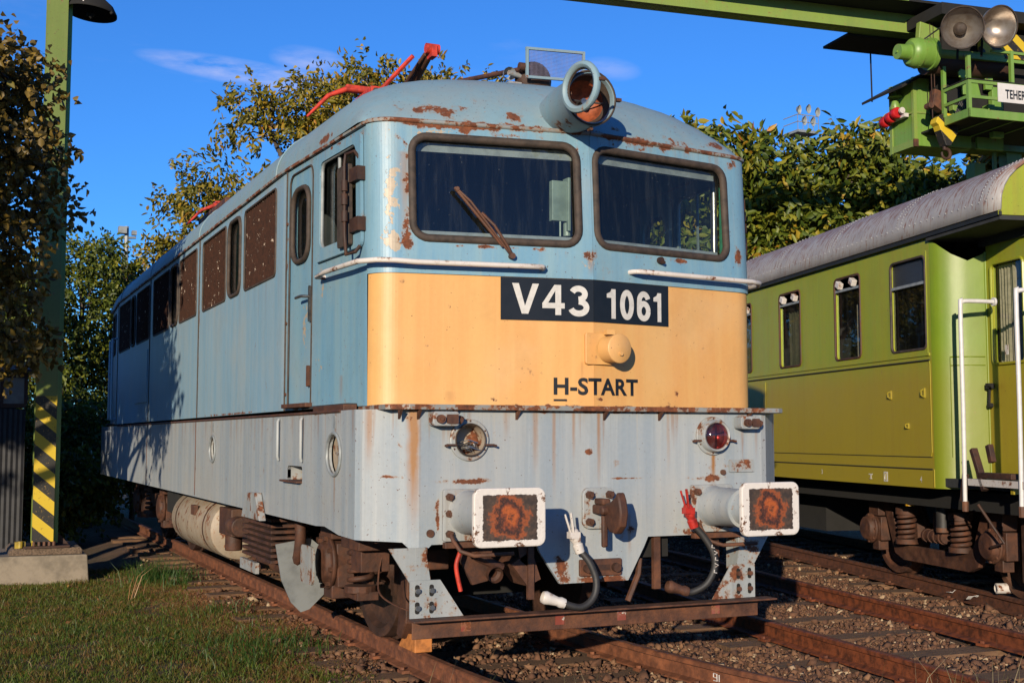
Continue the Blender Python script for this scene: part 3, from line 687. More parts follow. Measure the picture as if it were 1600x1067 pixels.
# handrails across the nose
def handrail(fm,pts,name='nose_handrail'):
    mb=MB(); mb.tube([fm(s,z,w) for s,z,w in pts],.017,10); return mb.build(name,M['handrail'],loco,smooth=60)
c=SB[0]
handrail(BL,[(sY(1.24),2.60,-.0),(sY(1.24),2.60,.06),(sY(1.0),2.605,.085),(sY(.6),2.60,.09),(c-.02,2.60,.095),(c-.12,2.598,.10),(c-.2,2.595,.095),(1.2,2.59,.085),(.9,2.59,.085),(.5,2.59,.085),(.375,2.59,.08),(.355,2.59,.05),(.35,2.59,0)])
handrail(BR,[(.30,2.60,0),(.305,2.60,.05),(.33,2.60,.08),(.9,2.60,.085),(1.2,2.60,.085),(c-.2,2.60,.095),(c-.12,2.60,.10),(c-.02,2.60,.095),(sY(.6),2.60,.09),(sY(1.2),2.60,.085),(sY(1.24),2.60,0)])
# mirrors
def mirror(fm,y0,y1,z0,z1,big):
    a,b=sY(y0),sY(y1)
    m_=MB(); m_.tube([fm(a+.02,z0+.02,.02),fm(a+.02,z0-.02,.05),fm((a+b)/2,z0-.03,.08),fm((a+b)/2,z0+.1,.09),fm((a+b)/2,z1-.08,.09),fm((a+b)/2,z1-.01,.08),fm(a+.03,z1+.0,.05),fm(a+.03,z1-.04,.02)],.012,8)
    for z in (z0+.16,z1-.15): m_.prism([(a-.03,z-.045),(b-.06,z-.045),(b-.06,z+.045),(a-.03,z+.045)],.0,.055,lambda p,q,r:fm(p,q,r))
    for z in (z0+.22,z1-.22,z0+.33): m_.cyl(fm((a+b)/2,z-.035,.09),fm((a+b)/2,z+.035,.09),.022,n=10)
    o=m_.each('mirror_bracket',M['rust_dark'],loco,smooth=40)
    if big:
        m_=MB(); m_.prism(rrect(b-.1,b+.12,z0+.04,z1-.06,.02,3),.03,.06,lambda p,q,r:fm(p,q,r)); m_.build('folded_mirror_back',M['rubber'],o,bevel=.004)
mirror(BL,.50,.72,2.70,3.34,True)
mirror(BR,.50,.62,2.72,3.36,False)
# wiper
mb=MB(); P=lambda u,z,w:front(u,z,w)
mb.tube([P(-.57,2.67,.03),P(-.60,2.70,.05),P(-.70,2.83,.055),P(-.83,3.00,.05),P(-.905,3.07,.04)],.008,6)
mb.tube([P(-.555,2.66,.03),P(-.60,2.73,.055),P(-.68,2.85,.06),P(-.76,2.93,.05)],.010,6)
mb.tube([P(-.62,2.72,.035),P(-.93,3.09,.035)],.010,6); mb.cyl(P(-.56,2.66,.0),P(-.56,2.66,.05),.02,n=10); mb.cyl(P(-.915,3.08,.02),P(-.915,3.08,.05),.014,n=8)
mb.build('windscreen_wiper',M['rust'],loco,smooth=50)
mb=MB(); mb.cyl(P(.56,2.70,.0),P(.56,2.70,.035),.024,n=12); mb.cyl(P(.57,2.685,.0),P(.57,2.685,.05),.012,n=8); mb.build('wiper_spindle',M['rust_dark'],loco,smooth=50)
# head lamp on the roof
HL=Vector((-.09,-.11,3.665))
mb=MB(); mb.lathe([(.75,.10),(.3,.165),(.0,.176),(-.01,.182),(-.035,.182),(-.035,.160),(.0,.155),(.16,.150)],HL,(0.02,1,.02),32)
hl=mb.build('roof_headlamp',M['roof'],loco,smooth=40)
mb=MB(); mb.lathe([(-.012,.158),(.02,.150),(.06,.135)],HL,(0.02,1,.02),32); mb.lathe([(-.04,.166),(-.045,.172),(-.04,.180)],HL,(.02,1,.02),32); mb.build('lamp_seal',M['rubber'],hl,smooth=40)
mb=MB(); mb.lathe([(.06,.140),(.10,.12),(.15,.08),(.17,.02),(.17,0.0)],HL,(0.02,1,.02),28); 
refl=flat('rusty_reflector',(.42,.10,.035),.5,.4,16,.3); mb.build('reflector_bowl',refl,hl,smooth=60)
mb=MB(); mb.cyl(HL+Vector((0,.06,0)),HL+Vector((0,.15,0)),.022,n=10); mb.tube([HL+Vector((-.14,.06,.0)),HL+Vector((0,.07,0)),HL+Vector((.14,.06,0))],.006,5); mb.build('bulb_holder',M['chrome'],hl,smooth=50)
RC=Vector((-.235,-.275,3.685)); ra=Vector((.98,.30,.0))
mb=MB(); mb.lathe([(-.012,.160),(-.022,.140),(-.012,.122),(.008,.118),(.018,.125),(.02,.158),(.0,.166),(-.012,.160)],RC,ra,36); rg=mb.build('open_lens_ring',M['roof'],hl,smooth=50)
mb=MB(); mb.lathe([(.0,.120),(.012,.112)],RC,ra,32); mb.build('ring_seal',M['rubber'],rg)
mb=MB(); mb.tube([RC+Vector((.02,.155,0)),(-.255,-.09,3.68)],.012,6); mb.box((.115,-.12,3.68),(.05,.03,.02)); mb.box((-.17,-.44,3.70),(.04,.02,.02)); mb.cyl((-.08,-.13,3.47),(-.08,-.09,3.47),.012,n=8); mb.each('lamp_clasp',M['rust'],hl)
# mesh screen and bell on the roof
mb=MB(); y=.9
for a,b in (((-.06,4.30),(.42,4.325)),((-.06,4.09),(.42,4.115)),((-.05,4.09),(-.05,4.30)),((.41,4.11),(.41,4.325))): mb.tube([(a[0],y,a[1]),(b[0],y,b[1])],.013,4)
ms=mb.build('mesh_screen_frame',M['roof'],loco)
mb=MB()
for i in range(46): x=-.045+.455*i/45; mb.tube([(x,y,4.095),(x,y,4.315)],.0014,3)
for i in range(22): z=4.10+.21*i/21; mb.tube([(-.05,y,z-.008),(.41,y,z+.012)],.0014,3)
mm_=flat('dull_violet_wire',(.20,.19,.30),.6); mb.build('wire_mesh',mm_,ms)
mb=MB(); mb.lathe([(0,.0),(.01,.10),(.05,.135),(.10,.14),(.11,0)],(.06,.95,4.11),(0,1,0),24); mb.build('signal_horn_cover',M['rust_dark'],loco,smooth=50)
mb=MB(); mb.lathe([(0,.05),(.03,.045),(.06,.02)],(-.14,1.0,4.13),(0,1,.1),12); mb.box((-.12,1.1,4.03),(.1,.3,.06)); mb.tube([(-.16,.98,4.13),(-.05,1.0,4.12)],.02,8); mb.build('horn_fitting',M['palemetal'],loco,smooth=50)
# pantographs
def pantograph(flip):
    Y=lambda y:(LEN-y if flip else y)
    pg=MB(); K=(-.05,Y(2.83),4.86)
    root=None
    base=MB()
    for x in (-.5,.6): base.tube([(x,Y(2.4),4.33),(x,Y(4.6),4.33)],.03,8)
    for y in (2.4,4.6): base.tube([(-.5,Y(y),4.33),(.6,Y(y),4.33)],.03,8)
    root=base.build('pantograph_base_frame',M['rust_dark'],loco,smooth=50)
    a=MB(); a.tube([(.0,Y(4.5),4.36),K],.045,10,rr=[.06,.035]); a.build('lower_arm',M['rust'],root,smooth=50)
    a=MB(); a.tube([(-.16,Y(4.3),4.36),(-.09,Y(2.9),4.83)],.018,8); a.build('control_rod',M['rust'],root,smooth=50)
    a=MB(); a.tube([K,(-.02,Y(4.15),4.62)],.028,8); a.cyl((K[0]-.06,K[1],K[2]),(K[0]+.06,K[1],K[2]),.045,n=12); a.box((K[0],K[1],K[2]-.03),(.05,.12,.1)); a.build('upper_arm',M['orangered'],root,smooth=50)
    for q in (-1,1):
        a=MB(); P=[(-.02+q*.10,Y(4.0),4.78),(-.02+q*.45,Y(4.0),4.76),(-.02+q*.62,Y(4.0),4.68),(-.02+q*.82,Y(4.0),4.46)]
        a.tube(P,.022,8,rr=[.03,.028,.022,.012]); a.build('collector_horn',M['orangered'],root,smooth=50)
    a=MB(); a.box((-.02,Y(4.0),4.79),(.9,.05,.03)); a.box((-.02,Y(4.14),4.79),(.9,.05,.03)); a.box((-.25,Y(4.07),4.73),(.05,.2,.09)); a.box((.2,Y(4.07),4.73),(.05,.2,.09)); a.each('collector_strip',M['orangered'],root,bevel=.005)
    for x,y in ((-.5,2.5),(.6,2.5),(-.5,4.5),(.6,4.5)):
        a=MB(); pr=[(0,.05)]
        for k in range(4): pr+=[(.03+.055*k,.05),(.04+.055*k,.085),(.055+.055*k,.085),(.065+.055*k,.05)]
        pr+=[(.28,.05),(.29,.02)]
        a.lathe(pr,(x,Y(y),4.03),(0,0,1),16); a.build('insulator',M['rubber'],root,smooth=40)
    return root
pantograph(False); pantograph(True)
mb=MB(); mb.tube([(-.06,.95,4.16),(-.06,2.5,4.46),(-.06,3.6,4.70)],.02,8); mb.cyl((-.10,.93,4.17),(-.02,.93,4.17),.03,n=10); mb.build('roof_busbar',M['rust'],loco,smooth=50)
a=MB(); a.lathe([(0,.05),(.22,.05),(.23,.10),(.26,.105),(.27,.06),(.30,.06),(.31,.11),(.34,.11),(.35,.06),(.38,.06),(.39,.09),(.42,.09),(.43,.05),(.50,.045),(.56,.02)],(-.42,3.25,4.02),(0,0,1),18); a.build('tall_insulator',M['rubber'],loco,smooth=40)
a=MB(); a.box((-.35,3.6,4.60),(.16,.5,.06)); a.box((-.45,4.1,4.52),(.10,.55,.05)); a.tube([(-.42,3.25,4.52),(-.2,2.9,4.80)],.022,6); a.each('red_bracket',M['orangered'],loco,bevel=.004)
for y in (1.9,5.3,7.0):
    a=MB(); a.lathe([(0,.05),(.05,.05),(.06,.08),(.08,.08),(.09,.05),(.12,.05),(.13,.08),(.15,.08),(.16,.05),(.22,.03)],(-.15 if y<3 else -.8,y,4.03 if y<3 else 3.97),(0,0,1),14); a.build('roof_insulator',M['rubber'],loco,smooth=40)
mb=MB(); mb.bb((-.9,4.7,4.0),(-.4,5.6,4.10)); mb.bb((-1.1,6.4,3.95),(-.5,8.0,4.12)); mb.each('roof_equipment_box',M['rust'],loco,bevel=.01)
# front lamps
for side,x,z in ((-1,-.87,1.487),(1,.89,1.512)):
    mb=MB(); o=(x,-.002,z)
    if side<0:
        mb.lathe([(.0,.128),(-.012,.128),(-.016,.122),(-.014,.104),(-.03,.100),(-.03,.094)],o,(0,1,0),32)
        l=mb.build('marker_lamp_housing',M['palemetal'],loco,smooth=40,label='empty open lamp housing with loose wires')
        mb=MB(); mb.lathe([(-.028,.102),(-.036,.098),(-.03,.092)],o,(0,1,0),32); mb.build('lamp_rim',M['rubber'],l,smooth=50)
        mb=MB(); mb.lathe([(-.03,.093),(.02,.093),(.09,.088),(.09,.0)],o,(0,1,0),32); mb.build('lamp_cup',paint('rusty_cream_lamp_cup',(.5,.44,.36),(.42,.36,.28),(.3,.2,.12),rust=.9),l,smooth=40)
        r2=random.Random(3); mb=MB()
        for k in range(16):
            a=Vector((x+r2.uniform(-.07,.03),.05,z-r2.uniform(.02,.075))); b=Vector((x+r2.uniform(-.03,.07),-.01+r2.uniform(-.02,.03),z-r2.uniform(.0,.08))); mb.tube([a,(a+b)/2+Vector((0,-.03,.02)),b],.0035,4)
        mb.build('loose_wires',M['chrome'],l)
        mb=MB(); mb.cyl((x+.02,.118,z+.02),(x+.02,.09,z+.02),.04,n=14); mb.build('lamp_socket',M['white'],l)
    else:
        mb.lathe([(.0,.128),(-.012,.128),(-.016,.124),(-.014,.110),(-.06,.106),(-.068,.100),(-.06,.088),(-.02,.086)],o,(0,1,0),32)
        l=mb.build('marker_lamp_housing',M['palemetal'],loco,smooth=40,label='marker lamp with dark half red lens')
        mb=MB(); mb.lathe([(-.105,.0),(-.10,.03),(-.088,.06),(-.07,.082),(-.06,.090)],o,(0,1,0),28); mb.build('lamp_lens',M['lens'],l,smooth=60)
        mb=MB(); mb.lathe([(-.02,.086),(.03,.05),(.04,0)],o,(0,1,0),24); mb.build('reflector_bowl',flat('half_red_reflector',(.22,.03,.03),.2,.8,7,0,.6,(.3,.3,.32)),l,smooth=60)
        mb=MB(); mb.box((x,-.045,z),(.006,.01,.16)); mb.box((x,-.045,z+.03),(.13,.01,.006)); mb.build('lens_cross_bar',M['chrome'],l)
    mb=MB()
    for q in (-1,1): mb.box((x+q*.125,-.03,z-.03),(.06,.02,.012)); mb.cyl((x+q*.16,-.02,z-.035),(x+q*.16,-.05,z-.035),.008,n=6)
    for k in range(6): a=k*PI/3+.5; mb.cyl((x+.115*math.cos(a),-.012,z+.115*math.sin(a)),(x+.115*math.cos(a),-.02,z+.115*math.sin(a)),.006,n=6)
    mb.each('lamp_clip',M['rust'],l)
# cable sockets under the ledge, small plate
for x0,x1,z,nm in ((-1.14,-.97,1.612,0),(1.06,1.215,1.600,1)):
    mb=MB(); mb.prism(rrect(x0,x1,z-.042,z+.045,.02,3),-.10,-.01,lambda a,b,c:(a,c,b)); o=mb.build('cable_socket',M['palemetal'],loco,bevel=.006)
    mb=MB(); mb.cyl((x0+.045,-.10,z),(x0+.045,-.125,z),.026,n=14); mb.cyl((x0+.045,-.125,z),(x0+.045,-.135,z),.012,n=8); mb.cyl((x1+.01,-.06,z),(x1+.03,-.06,z-.01),.025,n=10)
    mb.prism(rrect(x0+.085,x1-.012,z-.028,z+.028,.008,2),-.112,-.10,lambda a,b,c:(a,c,b)); mb.build('socket_cap',M['rust'],o,smooth=40)
mb=MB(); mb.prism(rrect(1.02,1.22,1.27,1.355,.008,2),-.012,.0,lambda a,b,c:(a,c,b)); mb.build('riveted_plate',M['palemetal'],loco)
mb=MB(); mb.cyl((.97,0,1.27),(.97,-.02,1.27),.018,n=10); mb.cyl((-1.12,0,.93),(-1.12,-.012,.93),.024,n=12); mb.each('blank_plug',M['rust'],loco)
# yellow socket on the nose
sp=Vector((.055,.10,2.075)); mb=MB()
mb.prism(rrect(-.065,.145,1.975,2.18,.015,3),.0,.03,lambda a,b,c:front(a,b,c)); nb=mb.build('nose_socket_box',M['yellow'],loco,bevel=.004)
q=front(.10,2.075,.03); dd=(front(.10,2.075,.1)-q).normalized()
mb=MB(); mb.lathe([(0,.088),(.09,.088),(.098,.095),(.118,.095),(.124,.088),(.126,.0)],q,dd,32); mb.box(front(.085,2.185,.06),(.06,.04,.03)); mb.cyl(front(.1,2.04,.15),front(.1,2.04,.17),.014,n=8); mb.build('socket_lid',M['yellow'],nb,smooth=40)
# number plate and lettering
mb=MB(); 
for u0,u1 in ((-.63,0),(0,.634)): mb.prism([(u0,2.253),(u1,2.253),(u1,2.527),(u0,2.527)],.002,.006,lambda a,b,c:(BL if u0<0 else BR)(abs(a),b,c))
sg=mb.build('number_plate',M['blacksign'],loco)
def text_to(fm,txt,u0,u1,z0,z1,w,mat,parent,name='lettering',off=.03,ext=.0015,shear=0):
    cu=bpy.data.curves.new('txt','FONT'); cu.body=txt; cu.size=1; cu.offset=off; cu.extrude=0; cu.space_character=1.03; cu.resolution_u=4
    o=bpy.data.objects.new('txt',cu); COL.objects.link(o); bpy.context.view_layer.update()
    me=bpy.data.meshes.new_from_object(o.evaluated_get(bpy.context.evaluated_depsgraph_get()))
    bpy.data.objects.remove(o)
    import bmesh
    vs=np.array([v.co[:] for v in me.vertices]); mn=vs.min(0); mx=vs.max(0)
    if u0<0<u1:
        cut=mn[0]+(0-u0)/(u1-u0)*(mx[0]-mn[0]); bm=bmesh.new(); bm.from_mesh(me); bmesh.ops.bisect_plane(bm,geom=bm.verts[:]+bm.edges[:]+bm.faces[:],plane_co=(cut,0,0),plane_no=(1,0,0)); bm.to_mesh(me); bm.free()
    for v in me.vertices:
        a=u0+(v.co.x-mn[0])/(mx[0]-mn[0])*(u1-u0); b=z0+(v.co.y-mn[1])/(mx[1]-mn[1])*(z1-z0)
        v.co=fm(a,b,w)
    me.name=name; me.materials.clear(); me.materials.append(mat)
    for p in me.polygons: p.material_index=0
    t=bpy.data.objects.new(name,me); COL.objects.link(t); t.parent=parent; return t
def stroke(mb,path,wd,fm,w):
    P=[Vector(p) for p in path]; n=len(P); L=[];Rr=[]
    for i in range(n):
        t=(P[min(i+1,n-1)]-P[max(i-1,0)]).normalized(); q=Vector((-t.y,t.x))*wd/2; L.append(P[i]+q); Rr.append(P[i]-q)
    mb._add([fm(p.x,p.y,w) for p in L+Rr],[(i,i+1,n+i+1,n+i) for i in range(n-1)])
def arc(cx,cy,rx,ry,a0,a1,n=18): return [(cx+rx*math.cos(R(a0+(a1-a0)*i/n)),cy+ry*math.sin(R(a0+(a1-a0)*i/n))) for i in range(n+1)]
def glyph(ch,x,y,w_,h,fm,W):
    """heavy grotesque numerals; stem = .24 of the height"""
    mb=MB(); q=h*.20; k=[W]
    def st(p,wd=q): k[0]+=.0002; stroke(mb,[(x+a*w_,y+b*h) for a,b in p] if False else p,wd,fm,k[0])
    def poly(P):
        k[0]+=.0002; mb._add([fm(x+a*w_,y+b*h,k[0]) for a,b in P],[tuple(range(len(P)))])
    if ch=='V': poly([(0,1),(.25,1),(.56,.0),(.36,0)]); poly([(1,1),(.76,1),(.38,0),(.60,0)])
    elif ch=='4': poly([(.58,1),(.84,1),(.84,0),(.58,0)]); poly([(0,.22),(1,.22),(1,.40),(0,.40)]); poly([(0,.38),(.24,.38),(.62,.86),(.62,1),(.54,1)])
    elif ch=='1': poly([(.42,1),(.84,1),(.84,0),(.42,0)]) if False else poly([(.50,1),(.92,1),(.92,0),(.50,0)]); poly([(.05,.70),(.52,.70),(.52,.84),(.52,1.0),(.40,.90),(.05,.83)])
    elif ch=='0': st(arc(x+w_/2,y+h/2,w_/2-q/2,h/2-q/2*.85,0,360,36))
    elif ch=='6':
        st(arc(x+w_/2,y+h*.335,w_/2-q/2,h*.335-q*.42,0,360,30)); st([(x+q/2,y+h*.36),(x+q/2,y+h*.55)]+arc(x+w_/2,y+h*.66,w_/2-q/2,h*.34-q*.42,160,20,14))
    elif ch=='3':
        st(arc(x+w_*.47,y+h*.735,w_*.43-q*.42,h*.265-q*.42,160,-90,18)); st(arc(x+w_*.48,y+h*.285,w_*.5-q*.44,h*.285-q*.42,90,-165,18))
    return mb.build('numeral',M['letter'],sg)
for ch,x0,x1,z0 in (('V',-.555,-.375,2.294),('4',-.352,-.20,2.291),('3',-.172,-.03,2.288),('1',.100,.185,2.282),('0',.215,.332,2.282),('6',.358,.475,2.281),('1',.497,.575,2.280)):
    glyph(ch,x0,z0,x1-x0,.196,front,.0085)
hs=text_to(front,'H-START',-.275,.365,1.775,1.888,.003,M['ink'],loco,off=.03)
mb=MB(); mb.prism([(-.275,1.735),(-.185,1.735),(-.185,1.748),(-.275,1.748)],.001,.003,lambda a,b,c:BL(abs(a),b,c)); mb.build('letter_underline',M['ink'],loco)
# buffers
def buffer(x,side):
    mb=MB(); mb.prism(rrect(-.165,.155,-.165,.145,.012,2),-.03,-.0,lambda a,b,c:(x+a,c,1.045+b)); r_=mb.build('buffer_base_plate',M['palemetal'],loco,bevel=.004)
    mb=MB(); mb.lathe([(-.03,.135),(-.05,.128),(-.34,.122),(-.36,.126),(-.38,.126),(-.38,.105),(-.40,.10),(-.60,.095),(-.60,.05)],(x,0,1.05),(0,1,0),32); mb.build('buffer_housing',M['skirt'],r_,smooth=40)
    mb=MB(); mb.prism(rrect(-.222,.222,-.165,.165,.05,6),-.635,-.60,lambda a,b,c:(a,c,b)); b_=mb.build('buffer_head',M['buffer'],r_,bevel=.008); b_.location=(x,0,1.055 if side<0 else 1.06)
    if side>0: b_.rotation_euler=(0,0,R(2))
    mb=MB()
    for a in (-.13,.12):
        for b in (-.12,.0,.10):
            if a*side>0 or b!=0: mb.cyl((x+a,-.03,1.045+b),(x+a,-.06,1.045+b),.024,n=6); mb.cyl((x+a,-.06,1.045+b),(x+a,-.075,1.045+b),.013,n=8)
    mb.each('buffer_bolt',M['rust'],r_,smooth=30)
    mb=MB(); k=-.13
    mb.tube([(x+k,-.05,.935),(x+k,-.10,.89),(x+k+.03,-.14,.83),(x+k+.10,-.18,.805),(x+k+.35,-.20,.81)],.013,8); mb.build('shunter_handle',M['rust'],r_,smooth=50)
    mb=MB(); mb.bb((x-.16,-.05,.84),(x+.2,0,.875)); mb.build('buffer_support',M['rust'],r_,bevel=.004)
buffer(-.88,-1); buffer(.875,1)
# draw hook
mb=MB(); mb.prism(rrect(-.10,.13,.925,1.185,.05,4),-.03,0,lambda a,b,c:(a,c,b)); dh=mb.build('drawhook_plate',M['palemetal'],loco,bevel=.005)
mb=MB()
for a in (-.06,.085):
    for b in (.97,1.14): mb.cyl((a,-.03,b),(a,-.065,b),.026,n=6); mb.cyl((a,-.065,b),(a,-.08,b),.014,n=8)
mb.each('drawhook_bolt',M['rust'],dh,smooth=30)
mb=MB(); mb.box((.0,-.12,1.05),(.07,.2,.06)); 
hk=[(-.17,1.09),(-.24,1.10),(-.31,1.14),(-.33,1.17),(-.36,1.12),(-.38,1.04),(-.36,.96),(-.30,.91),(-.23,.92),(-.19,.97),(-.17,1.01)]
mb.prism([(a,b) for a,b in hk],.0-.03,.03,lambda a,b,c:(c+.0,a,b)); mb.cyl((-.07,-.20,1.05),(.07,-.20,1.05),.028,n=12); mb.box((-.02,-.16,.93),(.04,.03,.22)); mb.box((-.0,-.10,1.1),(.06,.12,.04)); mb.build('drawhook',M['gear'],dh,smooth=30,bevel=.012)
mb=MB(); mb.prism(rrect(-.12,.18,.63,.735,.008,2),-.025,0,lambda a,b,c:(a,c,b)); sp_=mb.build('coupler_plate',M['rust'],loco,bevel=.004)
mb=MB()
for a in (-.075,.13): mb.cyl((a,-.02,.68),(a,-.06,.68),.028,n=10)
mb.bb((-.04,-.03,.665),(.09,-.026,.70)); mb.each('coupler_bolt',M['rust_dark'],sp_,smooth=30)
# brake hoses
def hose(path,cm,handle,end):
    mb=MB(); mb.tube(path,.022,12); h=mb.build('brake_hose',M['hose'],loco,smooth=60)
    p=Vector(path[0]); mb=MB(); mb.lathe([(-.0,.030),(.05,.034),(.06,.026),(.10,.038),(.14,.034),(.16,.02)],p+Vector((0,0,-.01)),(-.35,.05,1),14); mb.box(p+Vector((-.05,-.01,.10)),(.07,.05,.04)); mb.tube([p+Vector((-.05,-.02,.08)),p+Vector((-.09,-.05,.24))],.009,6); mb.tube([p+Vector((-.06,-.02,.07)),p+Vector((-.12,-.03,.23))],.007,6); mb.build('brake_cock',cm,h,smooth=40)
    q=Vector(path[-1]); mb=MB(); d=(Vector(path[-1])-Vector(path[-2])).normalized(); mb.lathe([(-.03,.03),(.0,.034),(.02,.028),(.07,.036),(.10,.042),(.12,.035)],q,d,14); mb.build('hose_coupling',end,h,smooth=40)
    return h
def bez(P,n=6):
    out=[]; P=[Vector(p) for p in P]
    for i in range(len(P)-1):
        p0=P[max(i-1,0)];p1=P[i];p2=P[i+1];p3=P[min(i+2,len(P)-1)]
        for k in range(n):
            t=k/n; out.append(.5*((2*p1)+(-p0+p2)*t+(2*p0-5*p1+4*p2-p3)*t*t+(-p0+3*p1-3*p2+p3)*t**3))
    return out+[P[-1]]
hose(bez([(-.17,-.12,.80),(-.12,-.15,.73),(-.085,-.17,.62),(-.11,-.18,.52),(-.20,-.18,.465),(-.33,-.16,.50)]),M['white'],0,M['white'])
h2=hose(bez([(.66,-.13,.93),(.72,-.15,.86),(.775,-.17,.76),(.785,-.17,.66),(.73,-.16,.56),(.64,-.13,.51),(.58,-.12,.52)]),M['red'],0,M['rust'])
mb=MB()
for k,(a,b) in enumerate(((.765,.80),(.785,.76),(.79,.72),(.79,.68),(.78,.64))): mb.tube([(a-.02,-.197,b+.012),(a+.004,-.2,b+.0),(a-.016,-.197,b-.012)] if k%2 else [(a-.014,-.197,b+.012),(a-.018,-.2,b-.006),(a+.004,-.197,b-.010)],.0035,4)
mb.build('white_hose_lettering',M['white'],h2)
# rail guard (plough bar) and brackets
mb=MB(); mb.bb((-1.27,-.14,.425),(1.30,-.02,.437)); mb.bb((-1.24,-.03,.315),(1.22,-.018,.43)); gd=mb.build('rail_guard_bar',M['rust'],loco,bevel=.004)
for s_ in (-1,1):
    X=lambda x:(x if s_<0 else 2*.0-x+.0)
    q=.0 if s_<0 else -.07
    mb=MB(); mb.prism([(X(-1.17-q),.44),(X(-.92-q),.44),(X(-1.07-q),.66),(X(-1.17-q),.66)],-.045,-.035,lambda a,b,c:(a,c,b)); mb.prism([(X(-1.26-q),.44),(X(-1.17-q),.44),(X(-1.17-q),.66),(X(-1.26-q),.66)],-.043,-.033,lambda a,b,c:(a,c,b)); g=mb.build('guard_gusset',M['palemetal'],gd)
    mb=MB(); mb.prism([(X(-1.39-q),.85),(X(-1.16-q),.85),(X(-1.12-q),.62),(X(-1.24-q),.62)],-.03,-.02,lambda a,b,c:(a,c,b)); mb.bb((min(X(-1.16-q),X(-1.145-q)),-.02,.62),(max(X(-1.16-q),X(-1.145-q)),.12,.85)); mb.build('guard_strut',M['palemetal'],gd)
    mb=MB()
    for a in (-1.215,-1.125):
        for b in (.50,.60): mb.cyl((X(a-q),-.04,b),(X(a-q),-.065,b),.016,n=8)
    mb.each('guard_bolt',M['chrome'] if s_<0 else M['rust'],g,smooth=30)
    mb=MB()
    for a in (-1.215,-1.125):
        for b in (.50,.60): mb.prism(rrect(X(a-q)-.014,X(a-q)+.014,b-.035,b+.035,.013,3),-.047,-.044,lambda a_,b_,c_:(a_,c_,b_))
    mb.each('slotted_hole',M['black'],g)
mb=MB()
for x in (-.93,-.30,.14,.85): mb.bb((x,-.034,.345),(x+.062,-.029,.41))
mb.each('red_mounting_pad',paint('chipped_red_pad',(.30,.06,.035),(.24,.05,.03),(.5,.4,.35),rust=.5,streak=.3,chips=[((0,-.03,.38),(2,.2,.1),.22)],chipcol=(.7,.66,.6)),gd)
# hanging pieces behind the bar
mb=MB(); mb.tube(bez([(-.90,.02,.86),(-.93,.0,.80),(-.95,.0,.72),(-.92,.0,.58)]),.014,8); mb.build('red_pipe',M['orangered'],loco,smooth=50)
mb=MB(); mb.prism([(-.86,.86),(-.66,.86),(-.70,.62),(-.80,.60),(-.88,.75)],.10,.13,lambda a,b,c:(a,c,b)); mb.lathe([(0,.05),(.04,.05),(.05,.03),(.16,.03)],(-.68,.02,.66),(0,1,.2),16); mb.cyl((-.8,.05,.78),(-.62,.07,.70),.03,n=10); mb.build('brake_cylinder_bracket',M['gear'],loco,smooth=30)
mb=MB(); mb.bb((-.455,.03,.50),(-.415,.06,.86)); mb.prism([(-.52,.84),(-.45,.86),(-.45,.70),(-.5,.74)],.05,.06,lambda a,b,c:(a,c,b)); mb.bb((.45,.03,.52),(.50,.06,.86)); mb.bb((.93,.05,.55),(.97,.08,.86)); mb.tube([(.27,.06,.45),(.35,.06,.62),(.36,.06,.72)],.02,6); mb.each('hanger_bar',M['rust'],loco)
mb=MB(); mb.prism([(-.56,.72),(-.42,.80),(-.36,.62),(-.45,.58)],.05,.3,lambda a,b,c:(a,c,b)); mb.build('lower_beam_web',M['rust'],loco)
